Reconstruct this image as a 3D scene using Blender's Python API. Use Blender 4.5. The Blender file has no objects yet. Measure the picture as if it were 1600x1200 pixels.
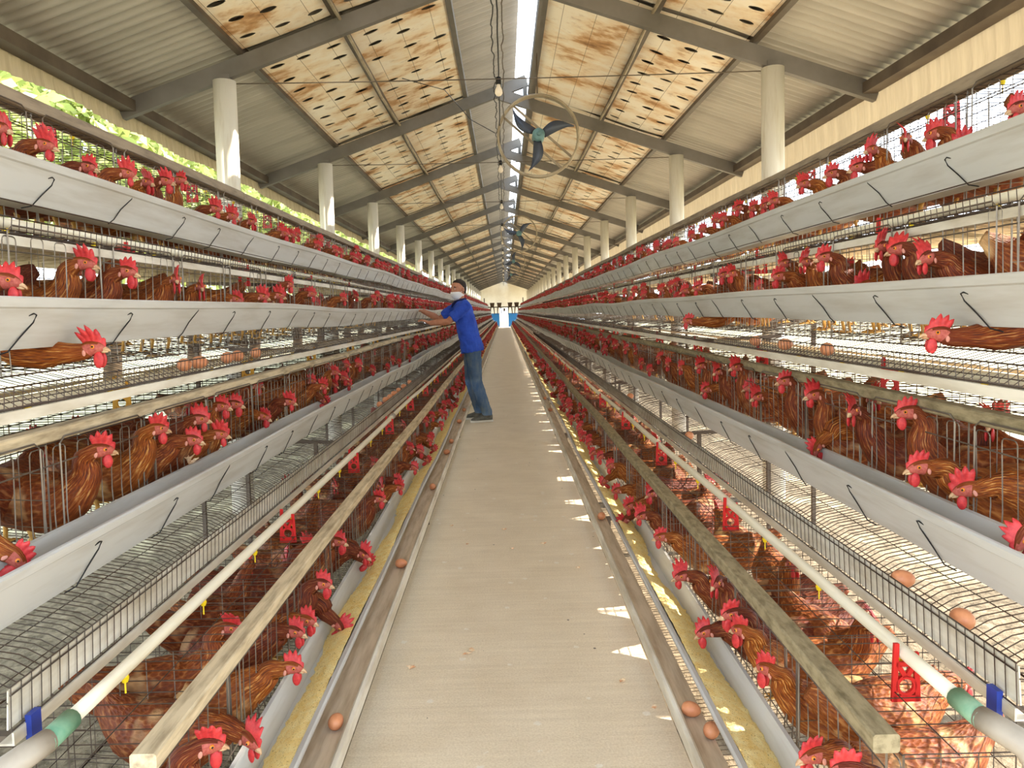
import bpy, math, random
import numpy as np
from mathutils import Vector, Matrix

random.seed(7)
rng = np.random.default_rng(7)
scene = bpy.context.scene
COL = scene.collection

# ------------------------------------------------------------------ camera
F_PX = 1150.0
EYE = 1.38
ROLL = math.radians(-1.4)
PITCH = math.radians(3.3)
cam_d = bpy.data.cameras.new('camera')
cam_d.sensor_width = 36.0
cam_d.lens = F_PX / 1600 * 36
cam_d.shift_x = (800 - 789.6) / 1600
cam_d.shift_y = -47.0 / 1600
cam_d.clip_start = 0.05
cam_d.clip_end = 400
cam = bpy.data.objects.new('camera', cam_d)
COL.objects.link(cam)
CAM_R = Matrix.Rotation(math.pi / 2 - PITCH, 3, 'X') @ Matrix.Rotation(ROLL, 3, 'Z')
cam.matrix_world = Matrix.Translation((0, 0, EYE)) @ CAM_R.to_4x4()
scene.camera = cam


def ray(px, py):
    d = Vector((px - 789.6, -(py - 553.0), -F_PX))
    return CAM_R @ d


def at_x(px, py, X):
    d = ray(px, py); t = X / d.x
    return Vector((X, d.y * t, EYE + d.z * t))


def at_z(px, py, Z):
    d = ray(px, py); t = (Z - EYE) / d.z
    return Vector((d.x * t, d.y * t, Z))


def at_y(px, py, Y):
    d = ray(px, py); t = Y / d.y
    return Vector((d.x * t, Y, EYE + d.z * t))


# ------------------------------------------------------------------ world, sun, exposure
world = bpy.data.worlds.new('world'); scene.world = world
world.use_nodes = True
wn = world.node_tree.nodes; wl = world.node_tree.links
wn.clear()
wo = wn.new('ShaderNodeOutputWorld'); bg = wn.new('ShaderNodeBackground')
tc = wn.new('ShaderNodeTexCoord'); sx = wn.new('ShaderNodeSeparateXYZ'); rp = wn.new('ShaderNodeValToRGB')
wl.new(tc.outputs['Generated'], sx.inputs[0]); wl.new(sx.outputs['Z'], rp.inputs[0])
rp.color_ramp.elements[0].position = 0.0; rp.color_ramp.elements[0].color = (0.88, 0.94, 1.0, 1)
rp.color_ramp.elements[1].position = 0.75; rp.color_ramp.elements[1].color = (0.58, 0.76, 1.0, 1)
wl.new(rp.outputs[0], bg.inputs[0]); bg.inputs[1].default_value = 2.9
wl.new(bg.outputs[0], wo.inputs[0])

sun_d = bpy.data.lights.new('sun', 'SUN'); sun_d.energy = 9.0; sun_d.angle = math.radians(0.6)
sun_d.color = (1.0, 0.90, 0.80)
sun = bpy.data.objects.new('sun', sun_d); COL.objects.link(sun)
SUN_EL = math.radians(33); SUN_AZ = math.radians(3)
sv = Vector((math.cos(SUN_EL) * math.cos(SUN_AZ), math.cos(SUN_EL) * math.sin(SUN_AZ), math.sin(SUN_EL)))
sun.rotation_euler = sv.to_track_quat('Z', 'Y').to_euler()
sun.location = (20, 10, 20)

vs = scene.view_settings
vs.view_transform = 'Standard'; vs.look = 'None'; vs.gamma = 1.0; vs.use_curve_mapping = False
vs.exposure = 0.98
cy = scene.cycles
cy.max_bounces = 8; cy.diffuse_bounces = 5; cy.glossy_bounces = 2; cy.transparent_max_bounces = 8
cy.sample_clamp_indirect = 6.0
cy.use_denoising = True
cy.caustics_reflective = False; cy.caustics_refractive = False


# ------------------------------------------------------------------ materials
def srgb(r, g, b):
    f = lambda c: (c / 255 / 12.92) if c / 255 <= 0.04045 else ((c / 255 + 0.055) / 1.055) ** 2.4
    return (f(r), f(g), f(b), 1.0)


class NT:
    def __init__(self, name):
        self.m = bpy.data.materials.new(name); self.m.use_nodes = True
        self.n = self.m.node_tree.nodes; self.l = self.m.node_tree.links
        self.b = self.n['Principled BSDF']

    def node(self, t, **kw):
        x = self.n.new(t)
        for k, v in kw.items():
            setattr(x, k, v)
        return x

    def link(self, a, b):
        self.l.new(a, b)

    def coord(self, scale=(1, 1, 1), kind='Object', rand=False):
        tc = self.node('ShaderNodeTexCoord'); mp = self.node('ShaderNodeMapping')
        mp.inputs['Scale'].default_value = scale
        self.link(tc.outputs[kind], mp.inputs['Vector'])
        if rand:
            oi = self.node('ShaderNodeObjectInfo'); mul = self.node('ShaderNodeMath', operation='MULTIPLY')
            mul.inputs[1].default_value = 37.0
            self.link(oi.outputs['Random'], mul.inputs[0]); self.link(mul.outputs[0], mp.inputs['Location'])
        return mp.outputs[0]

    def noise(self, vec, scale, detail=4.0, rough=0.6):
        x = self.node('ShaderNodeTexNoise'); x.inputs['Scale'].default_value = scale
        x.inputs['Detail'].default_value = detail; x.inputs['Roughness'].default_value = rough
        if vec is not None:
            self.link(vec, x.inputs['Vector'])
        return x.outputs['Fac']

    def ramp(self, fac, stops):
        r = self.node('ShaderNodeValToRGB'); e = r.color_ramp.elements
        while len(e) < len(stops):
            e.new(0.5)
        for el, (p, c) in zip(e, stops):
            el.position = p; el.color = c if len(c) == 4 else (*c, 1)
        self.link(fac, r.inputs[0])
        return r.outputs[0]

    def mix(self, fac, a, b, mode='MIX'):
        x = self.node('ShaderNodeMix', data_type='RGBA', blend_type=mode)
        for s, v in ((x.inputs[0], fac), (x.inputs[6], a), (x.inputs[7], b)):
            if isinstance(v, (int, float)):
                s.default_value = v
            elif isinstance(v, tuple):
                s.default_value = v
            else:
                self.link(v, s)
        return x.outputs[2]

    def math(self, op, a, b=0.0):
        x = self.node('ShaderNodeMath', operation=op)
        for s, v in ((x.inputs[0], a), (x.inputs[1], b)):
            if isinstance(v, (int, float)):
                s.default_value = v
            else:
                self.link(v, s)
        return x.outputs[0]

    def bump(self, h, strength=0.3, dist=0.01):
        x = self.node('ShaderNodeBump'); x.inputs['Strength'].default_value = strength
        x.inputs['Distance'].default_value = dist
        self.link(h, x.inputs['Height']); self.link(x.outputs[0], self.b.inputs['Normal'])

    def color(self, c):
        if isinstance(c, tuple):
            self.b.inputs['Base Color'].default_value = c
        else:
            self.link(c, self.b.inputs['Base Color'])

    def set(self, rough=0.6, metal=0.0, spec=0.4):
        self.b.inputs['Roughness'].default_value = rough; self.b.inputs['Metallic'].default_value = metal
        self.b.inputs['Specular IOR Level'].default_value = spec
        return self.m


def simple(name, c, rough=0.6, metal=0.0, c2=None, scale=20.0, stretch=(1, 1, 1), lo=0.35, hi=0.7, spec=0.4, bump=0.0):
    t = NT(name)
    if c2 is None:
        t.color(c)
    else:
        f = t.noise(t.coord(stretch), scale)
        t.color(t.ramp(f, [(lo, c), (hi, c2)]))
        if bump:
            t.bump(f, bump, 0.004)
    return t.set(rough, metal, spec)


MT = {}
MT['trough'] = simple('painted_trough_sheet', srgb(198, 197, 192), 0.5, 0.0, srgb(170, 164, 152), 3.0, (2, .6, 6), .45, .8)
MT['pipe'] = simple('white_pvc', srgb(236, 228, 205), 0.45, 0, srgb(205, 190, 155), 4.0, (8, .5, 8), .5, .8)
MT['wood'] = simple('weathered_board', srgb(210, 192, 158), 0.8, 0, srgb(140, 122, 94), 5.0, (9, 1.2, 9), .42, .75, bump=.3)
MT['rail_shaded'] = simple('shaded_grey_board', srgb(150, 134, 112), 0.8, 0, srgb(112, 98, 80), 5.0, (9, 1.2, 9), .42, .75)  # greyish top rail, its underside shade painted into the colour
MT['wood_darker'] = simple('darker_board', srgb(156, 142, 110), 0.9, 0, srgb(108, 96, 68), 9.0, (6, 2.0, 6), .4, .72, bump=.4)  # darker, finer-mottled board colour for the right-hand rails
MT['wire'] = simple('rusty_wire', srgb(92, 84, 76), 0.5, 0.5, srgb(70, 50, 38), 6.0)
MT['wire_light'] = simple('galvanised_wire', srgb(140, 132, 120), 0.45, 0.6, srgb(96, 82, 68), 5.0)
MT['steel'] = simple('painted_steel', srgb(122, 116, 110), 0.6, 0.1, srgb(98, 92, 82), 2.0)
MT['steel_dark'] = simple('dark_steel', srgb(104, 92, 78), 0.6, 0.2, srgb(76, 64, 54), 3.0)
MT['lip'] = simple('white_guard_strip', srgb(226, 220, 205), 0.5, 0, srgb(180, 168, 146), 3.0, (5, 1, 5))
MT['red_plastic'] = simple('red_plastic', srgb(196, 32, 30), 0.4)
MT['amber_plastic'] = simple('amber_plastic', srgb(214, 160, 50), 0.4)
MT['yellow'] = simple('yellow_plastic', srgb(238, 206, 30), 0.4)
MT['blue_tag'] = simple('blue_plastic', srgb(40, 62, 150), 0.4)
MT['green_tape'] = simple('green_paint', srgb(84, 140, 112), 0.6, 0, srgb(140, 170, 140), 14.0)
MT['grey_pvc'] = simple('grey_pvc', srgb(150, 140, 126), 0.5, 0, srgb(176, 166, 150), 8.0)
MT['black'] = simple('black_rubber', srgb(22, 21, 20), 0.6)
MT['column'] = simple('column_paint', srgb(226, 220, 204), 0.7, 0, srgb(188, 172, 140), 2.6, (5, 5, .5), .52, .8)
MT['egg'] = simple('egg_shell', srgb(206, 140, 98), 0.45, 0, srgb(190, 118, 78), 30.0)
MT['glass_bulb'] = simple('frosted_bulb', srgb(240, 226, 206), 0.25)
MT['fan_ring'] = simple('fan_ring_paint', srgb(176, 162, 138), 0.6, 0.1, srgb(140, 124, 100), 6.0)
MT['fan_blade'] = simple('fan_blade', srgb(72, 78, 92), 0.4, 0.2)
MT['fan_motor'] = simple('fan_motor', srgb(112, 148, 150), 0.5, 0.1, srgb(84, 116, 118), 12.0)
MT['wall_white'] = simple('wall_paint', srgb(238, 234, 222), 0.8, 0, srgb(214, 206, 188), .8)
MT['wall_blue'] = simple('blue_dado', srgb(30, 104, 160), 0.6)
MT['hopper'] = simple('hopper_sheet', srgb(112, 92, 70), 0.6, 0.2, srgb(84, 66, 48), 6.0)
MT['bark'] = simple('bark', srgb(96, 78, 58), 0.9, 0, srgb(60, 46, 34), 8.0)
MT['feather_loose'] = simple('loose_feather', srgb(226, 206, 170), 0.8, 0, srgb(190, 120, 70), 30.0)
# hen
MT['comb'] = simple('comb_skin', srgb(202, 56, 54), 0.5, 0, srgb(160, 30, 36), 90.0)
MT['comb'].node_tree.nodes['Principled BSDF'].inputs['Subsurface Weight'].default_value = 0.15
MT['comb'].node_tree.nodes['Principled BSDF'].inputs['Subsurface Radius'].default_value = (.01, .003, .002)
MT['face'] = simple('face_skin', srgb(176, 92, 76), 0.6, 0, srgb(146, 56, 48), 160.0, bump=.4)
MT['lobe'] = simple('ear_lobe', srgb(196, 132, 114), 0.6)
MT['beak'] = simple('beak_horn', srgb(206, 176, 136), 0.4, 0, srgb(160, 112, 74), 60.0)
MT['eye'] = simple('hen_iris', srgb(216, 132, 50), 0.15)
MT['pupil'] = simple('pupil', srgb(10, 8, 8), 0.1)
MT['shank'] = simple('leg_scale', srgb(222, 178, 96), 0.6, 0, srgb(190, 140, 70), 60.0)
# person
MT['skin'] = simple('human_skin', srgb(196, 138, 106), 0.55, 0, srgb(180, 118, 90), 25.0)
MT['hair'] = simple('short_hair', srgb(34, 26, 22), 0.7, 0, srgb(52, 40, 34), 200.0)
MT['mask'] = simple('face_mask', srgb(240, 240, 240), 0.7)
MT['shirt'] = simple('blue_shirt', srgb(52, 92, 208), 0.8, 0, srgb(40, 74, 184), 9.0, bump=.5)
MT['collar'] = simple('navy_collar', srgb(24, 34, 84), 0.8)
MT['jeans'] = simple('denim', srgb(70, 98, 134), 0.9, 0, srgb(116, 130, 138), 7.0, (2, 2, .8), .4, .75, bump=.4)
MT['shoe'] = simple('shoe_canvas', srgb(96, 92, 80), 0.8, 0, srgb(70, 66, 58), 20.0)
MT['sole'] = simple('shoe_sole', srgb(190, 182, 166), 0.7)


def mk_feather():
    t = NT('hen_feathers')
    at = t.node('ShaderNodeAttribute', attribute_name='fc')
    sep = t.node('ShaderNodeSeparateXYZ'); t.link(at.outputs['Vector'], sep.inputs[0])
    # streaky hackle feathers
    mp = t.node('ShaderNodeMapping'); mp.inputs['Scale'].default_value = (22, 9, 9)
    t.link(at.outputs['Vector'], mp.inputs['Vector'])
    streak = t.noise(mp.outputs[0], 1.0, 3.0, .6)
    # overlapped feather tips
    mp2 = t.node('ShaderNodeMapping'); mp2.inputs['Scale'].default_value = (60, 8, 8)
    t.link(at.outputs['Vector'], mp2.inputs['Vector'])
    vo = t.node('ShaderNodeTexVoronoi'); vo.inputs['Scale'].default_value = 1.0
    t.link(mp2.outputs[0], vo.inputs['Vector'])
    hackle = t.ramp(streak, [(.36, srgb(84, 34, 16)), (.50, srgb(136, 62, 28)), (.58, srgb(160, 86, 40)), (.68, srgb(214, 158, 100))])
    scale_c = t.ramp(vo.outputs['Distance'], [(.15, srgb(106, 48, 24)), (.6, srgb(132, 64, 32)), (.95, srgb(176, 114, 70))])
    big = t.noise(t.coord((1, 1, 1), 'Object', rand=True), 9.0, 2.0)
    pale = t.mix(t.ramp(big, [(.58, (0, 0, 0)), (.70, (1, 1, 1))]), scale_c, srgb(214, 170, 122))
    isneck = t.ramp(sep.outputs['X'], [(.30, (0, 0, 0)), (.42, (1, 1, 1))])
    col = t.mix(isneck, pale, hackle)
    # underside darker down, head rusty
    crown = t.ramp(sep.outputs['X'], [(.50, (0, 0, 0)), (.56, (1, 1, 1))])
    col = t.mix(t.math('MULTIPLY', crown, .8), col, srgb(122, 50, 24))
    oi = t.node('ShaderNodeObjectInfo'); ge = t.node('ShaderNodeNewGeometry')
    r = t.math('FRACT', t.math('ADD', oi.outputs['Random'], ge.outputs['Random Per Island']))
    hs = t.node('ShaderNodeHueSaturation')
    t.link(t.math('ADD', t.math('MULTIPLY', r, .016), .494), hs.inputs['Hue'])
    hs.inputs['Saturation'].default_value = 1.04
    t.link(t.math('ADD', t.math('MULTIPLY', r, .50), .50), hs.inputs['Value'])
    t.link(col, hs.inputs['Color'])
    t.color(hs.outputs[0])
    t.bump(t.math('ADD', streak, vo.outputs['Distance']), .5, .006)
    return t.set(.62, 0, .3)


MT['feather'] = mk_feather()


def mk_floor():
    t = NT('aisle_concrete')
    v = t.coord((1, 1, 1))
    a = t.noise(v, 3.2, 6.0, .65)
    st = t.noise(t.coord((1.5, 34, 1)), 1.2, 5.0, .7)
    base = t.ramp(a, [(.3, srgb(216, 197, 164)), (.7, srgb(238, 222, 192))])
    base = t.mix(.35, base, t.ramp(st, [(.3, srgb(190, 168, 136)), (.7, srgb(238, 221, 190))]))
    vo = t.node('ShaderNodeTexVoronoi'); vo.inputs['Scale'].default_value = 11.0; t.link(v, vo.inputs['Vector'])
    sep = t.node('ShaderNodeSeparateColor'); t.link(vo.outputs['Color'], sep.inputs[0])
    few = t.math('GREATER_THAN', sep.outputs[0], .72)
    spot = t.math('LESS_THAN', t.math('ADD', vo.outputs['Distance'], t.math('MULTIPLY', t.noise(v, 60.0), .25)), .27)
    base = t.mix(t.math('MULTIPLY', t.math('MULTIPLY', few, spot), .75), base, srgb(236, 228, 212))
    vo2 = t.node('ShaderNodeTexVoronoi'); vo2.inputs['Scale'].default_value = 9.0; t.link(t.coord((1.1, .9, 1)), vo2.inputs['Vector'])
    sep2 = t.node('ShaderNodeSeparateColor'); t.link(vo2.outputs['Color'], sep2.inputs[0])
    dk = t.math('MULTIPLY', t.math('GREATER_THAN', sep2.outputs[1], .6), t.math('LESS_THAN', vo2.outputs['Distance'], .055))
    base = t.mix(dk, base, srgb(58, 44, 32))
    fine = t.noise(v, 140.0, 3.0)
    base = t.mix(.25, base, t.ramp(fine, [(.3, srgb(160, 142, 116)), (.7, srgb(246, 238, 220))]))
    t.color(base); t.bump(t.math('ADD', st, fine), .35, .003)
    return t.set(.8, 0, .3)


MT['floor'] = mk_floor()


def mk_ground():
    t = NT('dirt_and_grass')
    v = t.coord((1, 1, 1))
    a = t.noise(v, 1.1, 6.0, .65); b = t.noise(v, 16.0, 4.0, .7)
    dirt = t.ramp(b, [(.3, srgb(78, 68, 52)), (.7, srgb(152, 136, 110))])
    grass = t.ramp(b, [(.3, srgb(164, 152, 116)), (.7, srgb(216, 202, 166))])
    tcx = t.node('ShaderNodeTexCoord'); sp = t.node('ShaderNodeSeparateXYZ'); t.link(tcx.outputs['Object'], sp.inputs[0])
    far = t.math('MULTIPLY', t.math('SUBTRACT', t.math('ABSOLUTE', sp.outputs['X']), 1.6), .12)
    t.color(t.mix(t.ramp(t.math('ADD', a, far), [(.62, (0, 0, 0)), (.74, (1, 1, 1))]), dirt, grass))
    t.bump(b, .6, .03)
    return t.set(.95, 0, .1)


MT['ground'] = mk_ground()


def mk_roof():
    t = NT('corrugated_sheet')
    f = t.noise(t.coord((.4, 2, 1)), 2.0, 4.0)
    t.color(t.ramp(f, [(.3, srgb(160, 153, 142)), (.7, srgb(182, 174, 163))]))
    return t.set(.5, .0, .4)


MT['roof'] = mk_roof()


def mk_panel():
    t = NT('ceiling_board_stained')
    v = t.coord((1.1, 1.9, 1), 'Object', rand=True)
    a = t.noise(v, 1.6, 5.0, .62)
    b = t.noise(t.coord((1, 1.6, 1), 'Object', rand=True), 7.0, 5.0, .7)
    base = t.ramp(a, [(.42, srgb(244, 232, 214)), (.54, srgb(236, 214, 184)), (.62, srgb(198, 152, 106)), (.74, srgb(112, 74, 44))])
    base = t.mix(t.ramp(b, [(.57, (0, 0, 0)), (.78, (.7, .7, .7))]), base, srgb(160, 112, 64))
    tcx = t.node('ShaderNodeTexCoord'); sp = t.node('ShaderNodeSeparateXYZ'); t.link(tcx.outputs['Object'], sp.inputs[0])
    fr = t.math('FRACT', t.math('DIVIDE', sp.outputs['X'], .283))
    ln = t.math('LESS_THAN', t.math('ABSOLUTE', t.math('SUBTRACT', fr, .5)), .009)
    base = t.mix(t.math('MULTIPLY', ln, .7), base, srgb(112, 84, 56))
    t.color(base); t.bump(a, .3, .01)
    return t.set(.65, 0, .3)


MT['panel'] = mk_panel()


def mk_curtain():
    t = NT('curtain_tarp')
    f = t.noise(t.coord((1, 9, .8)), 2.0, 4.0)
    t.color(t.ramp(f, [(.3, srgb(172, 152, 122)), (.7, srgb(206, 188, 156))]))
    tr = t.node('ShaderNodeBsdfTranslucent'); tr.inputs[0].default_value = srgb(226, 208, 170)
    mx = t.node('ShaderNodeMixShader'); mx.inputs[0].default_value = .07
    t.link(t.b.outputs[0], mx.inputs[1]); t.link(tr.outputs[0], mx.inputs[2])
    t.link(mx.outputs[0], t.n['Material Output'].inputs[0])
    return t.set(.8, 0, .2)


MT['curtain'] = mk_curtain()


def mk_sheet():
    t = NT('dropping_sheet')
    f = t.noise(t.coord((1, 1, 1)), 14.0, 5.0, .7)
    t.color(t.ramp(f, [(.36, srgb(128, 112, 84)), (.5, srgb(204, 188, 154)), (.66, srgb(234, 226, 206))]))
    tr = t.node('ShaderNodeBsdfTranslucent'); tr.inputs[0].default_value = srgb(226, 190, 140)
    mx = t.node('ShaderNodeMixShader'); mx.inputs[0].default_value = .18
    t.link(t.b.outputs[0], mx.inputs[1]); t.link(tr.outputs[0], mx.inputs[2])
    t.link(mx.outputs[0], t.n['Material Output'].inputs[0])
    return t.set(.8, 0, .2)


MT['sheet'] = mk_sheet()


def mk_feed():
    t = NT('yellow_mash')
    f = t.noise(t.coord(), 220.0, 2.0, .7); g = t.noise(t.coord(), 30.0, 4.0)
    base = t.ramp(g, [(.3, srgb(246, 212, 128)), (.7, srgb(255, 238, 176))])
    base = t.mix(t.ramp(f, [(.30, (1, 1, 1)), (.38, (0, 0, 0))]), base, srgb(120, 84, 36))
    t.color(base); t.bump(f, .8, .004)
    return t.set(.9, 0, .1)


MT['feed'] = mk_feed()


def mk_leaf():
    t = NT('tree_leaf')
    ge = t.node('ShaderNodeNewGeometry')
    t.color(t.ramp(ge.outputs['Random Per Island'], [(0, srgb(120, 136, 74)), (.6, srgb(172, 184, 110)), (1, srgb(220, 222, 164))]))
    tr = t.node('ShaderNodeBsdfTranslucent'); tr.inputs[0].default_value = srgb(190, 196, 116)
    mx = t.node('ShaderNodeMixShader'); mx.inputs[0].default_value = .35
    t.link(t.b.outputs[0], mx.inputs[1]); t.link(tr.outputs[0], mx.inputs[2])
    t.link(mx.outputs[0], t.n['Material Output'].inputs[0])
    return t.set(.6, 0, .3)


MT['leaf'] = mk_leaf()
MT['tray'] = simple('egg_belt', srgb(204, 184, 158), 0.8, 0, srgb(170, 148, 122), 4.0, (8, .8, 8), .4, .7)


# ------------------------------------------------------------------ geometry helpers
class Geo:
    """verts, faces (any sizes), material index per face, optional fc vector per vert"""

    def __init__(self):
        self.V = []; self.L = []; self.T = []; self.M = []; self.A = []; self.n = 0

    def add(self, v, faces, mat=0, fc=None):
        v = np.asarray(v, float).reshape(-1, 3)
        if len(v) == 0:
            return self
        self.V.append(v)
        if isinstance(faces, tuple):                      # (loops, totals, mats)
            lo, to, ma = faces
        else:
            lo = np.fromiter((i for f in faces for i in f), int)
            to = np.fromiter((len(f) for f in faces), int)
            ma = np.full(len(to), mat) if np.isscalar(mat) else np.asarray(mat)
        self.L.append(lo + self.n); self.T.append(to); self.M.append(ma)
        self.A.append(np.zeros((len(v), 3)) if fc is None else np.asarray(fc, float))
        self.n += len(v)
        return self

    def flat(self):
        if not self.V:
            return np.zeros((0, 3)), np.zeros(0, int), np.zeros(0, int), np.zeros(0, int), np.zeros((0, 3))
        return tuple(np.concatenate(x) for x in (self.V, self.L, self.T, self.M, self.A))

    def join(self, g, mat_off=None):
        v, l, t, m, a = g.flat()
        if mat_off is not None:
            m = np.full(len(m), mat_off)
        return self.add(v, (l, t, m), fc=a)

    def rep(self, g, offs):
        """copies of g moved by each row of offs"""
        v, l, t, m, a = g.flat(); offs = np.asarray(offs, float).reshape(-1, 3); k = len(offs); n = len(v)
        if k == 0 or n == 0:
            return self
        vv = (v[None] + offs[:, None]).reshape(-1, 3)
        ll = (l[None] + (np.arange(k) * n)[:, None]).reshape(-1)
        return self.add(vv, (ll, np.tile(t, k), np.tile(m, k)), fc=np.tile(a, (k, 1)))

    def place(self, g, mats):
        v, l, t, m, a = g.flat(); n = len(v)
        for M4 in mats:
            self.add(v @ M4[:3, :3].T + M4[:3, 3], (l, t, m), fc=a)
        return self

    def mirror(self, s):
        if s < 0:
            self.V = [v * np.array((-1, 1, 1)) for v in self.V]
        return self

    def box(self, c, d, mat=0):
        c = np.array(c, float); h = np.array(d, float) / 2
        s = np.array([(-1, -1, -1), (1, -1, -1), (1, 1, -1), (-1, 1, -1), (-1, -1, 1), (1, -1, 1), (1, 1, 1), (-1, 1, 1)])
        return self.add(c + s * h, [(0, 3, 2, 1), (4, 5, 6, 7), (0, 1, 5, 4), (1, 2, 6, 5), (2, 3, 7, 6), (3, 0, 4, 7)], mat)

    def bar(self, p, q, w, h, mat=0):
        """rectangular bar from p to q, w across, h up"""
        p = np.array(p, float); q = np.array(q, float); t = (q - p) / np.linalg.norm(q - p)
        up = np.array((0, 0, 1.0)) if abs(t[2]) < .95 else np.array((1.0, 0, 0))
        a = np.cross(t, up); a /= np.linalg.norm(a); b = np.cross(a, t)
        v = [e + a * i * w / 2 + b * j * h / 2 for e in (p, q) for i, j in ((-1, -1), (1, -1), (1, 1), (-1, 1))]
        return self.add(v, [(0, 1, 2, 3), (7, 6, 5, 4), (0, 4, 5, 1), (1, 5, 6, 2), (2, 6, 7, 3), (3, 7, 4, 0)], mat)

    def tube(self, pts, r, n=6, mat=0, caps=True, fc=None):
        pts = np.asarray(pts, float); k = len(pts)
        r = np.full(k, r) if np.isscalar(r) else np.asarray(r, float)
        t = np.gradient(pts, axis=0); t /= np.linalg.norm(t, axis=1)[:, None] + 1e-12
        ref = np.array((0, 0, 1.0)) if abs(t[:, 2]).mean() < .8 else np.array((1.0, 0, 0))
        V = []
        for i in range(k):
            a = np.cross(t[i], ref); na = np.linalg.norm(a)
            a = a / na if na > 1e-6 else np.array((1.0, 0, 0)); b = np.cross(a, t[i])
            for j in range(n):
                th = 2 * math.pi * j / n
                V.append(pts[i] + r[i] * (a * math.cos(th) + b * math.sin(th)))
        Fs = [(i * n + j, i * n + (j + 1) % n, (i + 1) * n + (j + 1) % n, (i + 1) * n + j) for i in range(k - 1) for j in range(n)]
        if caps:
            Fs += [tuple(range(n - 1, -1, -1)), tuple(range((k - 1) * n, k * n))]
        return self.add(V, Fs, mat)

    def ball(self, c, r, nu=12, nv=8, mat=0, rot=None):
        V = []
        r = np.array((r, r, r)) if np.isscalar(r) else np.array(r)
        for i in range(nv + 1):
            ph = math.pi * i / nv
            for j in range(nu):
                th = 2 * math.pi * j / nu
                V.append((math.sin(ph) * math.cos(th), math.sin(ph) * math.sin(th), math.cos(ph)))
        V = np.array(V) * r
        if rot is not None:
            V = V @ np.array(rot).T
        V = V + np.array(c)
        Fs = [(i * nu + j, (i + 1) * nu + j, (i + 1) * nu + (j + 1) % nu, i * nu + (j + 1) % nu) for i in range(nv) for j in range(nu)]
        return self.add(V, Fs, mat)

    def sweep(self, prof, ys, dx=None, dz=None, mat=0, closed=True):
        """a profile of (x, z) swept along y"""
        prof = np.asarray(prof, float); n = len(prof); ys = np.asarray(ys, float); k = len(ys)
        dx = np.zeros(k) if dx is None else dx; dz = np.zeros(k) if dz is None else dz
        V = np.stack([prof[None, :, 0] + dx[:, None], np.repeat(ys[:, None], n, 1), prof[None, :, 1] + dz[:, None]], 2).reshape(-1, 3)
        Fs = [(i * n + j, (i + 1) * n + j, (i + 1) * n + (j + 1) % n, i * n + (j + 1) % n) for i in range(k - 1) for j in range(n if closed else n - 1)]
        if closed:
            Fs += [tuple(range(n)), tuple(range(k * n - 1, (k - 1) * n - 1, -1))]
        return self.add(V, Fs, mat)


def mesh(name, g, mats, smooth=False):
    v, l, t, m, a = g.flat()
    me = bpy.data.meshes.new(name)
    me.vertices.add(len(v)); me.vertices.foreach_set('co', v.astype(np.float32).ravel())
    me.loops.add(len(l)); me.loops.foreach_set('vertex_index', l.astype(np.int32))
    me.polygons.add(len(t))
    st = np.zeros(len(t), np.int32); st[1:] = np.cumsum(t)[:-1]
    me.polygons.foreach_set('loop_start', st)
    for x in mats:
        me.materials.append(MT[x])
    if len(mats) > 1:
        me.polygons.foreach_set('material_index', m.astype(np.int32))
    if a.any():
        at = me.attributes.new('fc', 'FLOAT_VECTOR', 'POINT'); at.data.foreach_set('vector', a.astype(np.float32).ravel())
    me.update(calc_edges=True)
    me.polygons.foreach_set('use_smooth', np.full(len(t), smooth))
    return me


def tag(o, label=None, cat=None, group=None, kind=None):
    if label: o['label'] = label
    if cat: o['category'] = cat
    if group: o['group'] = group
    if kind: o['kind'] = kind
    return o


def obj(name, g, mats, parent=None, smooth=False, loc=None, data=None):
    o = bpy.data.objects.new(name, data if data is not None else mesh(name, g, mats if isinstance(mats, (list, tuple)) else [mats], smooth))
    COL.objects.link(o)
    if parent is not None: o.parent = parent
    if loc is not None: o.location = loc
    return o


def empty(name, loc=(0, 0, 0)):
    o = bpy.data.objects.new(name, None); COL.objects.link(o); o.location = loc; o.empty_display_size = .1
    return o


ORD = ('first second third fourth fifth sixth seventh eighth ninth tenth eleventh twelfth thirteenth fourteenth fifteenth sixteenth seventeenth '
       'eighteenth nineteenth twentieth').split()
TENS = {2: 'twenty', 3: 'thirty', 4: 'forty', 5: 'fifty', 6: 'sixty', 7: 'seventy'}


def ordinal(i):
    n = i + 1
    if n <= 20: return ORD[n - 1]
    if n % 10 == 0: return TENS[n // 10][:-1] + 'ieth'
    return TENS[n // 10] + '-' + ORD[n % 10 - 1]


# ------------------------------------------------------------------ dimensions
Y0, Y1 = 1.32, 63.0           # the cage rows
BAY = 3.17; C0 = 5.75         # columns
YEND = 66.0
XC = 2.1; XE = 2.9
RZ = 2.55 + EYE; RS = .35     # underside of the rafters at the ridge, slope
SIDES = {-1: 'left', 1: 'right'}
rz = lambda x, off=0.0: RZ + off - RS * abs(x)

# ------------------------------------------------------------------ setting: ground, floor, roof, end wall
g = Geo().box((0, 34, -.165), (120, 160, .03))
tag(obj('ground', g, 'ground'), 'dry dirt and grass ground beneath and beyond the cages', 'ground', kind='structure')
g = Geo().box((0, YEND / 2 - .5, -.075), (1.06, YEND + 3, .15))
tag(obj('floor', g, 'floor'), 'long pale concrete aisle slab between the cage rows', 'floor', kind='structure')

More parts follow.
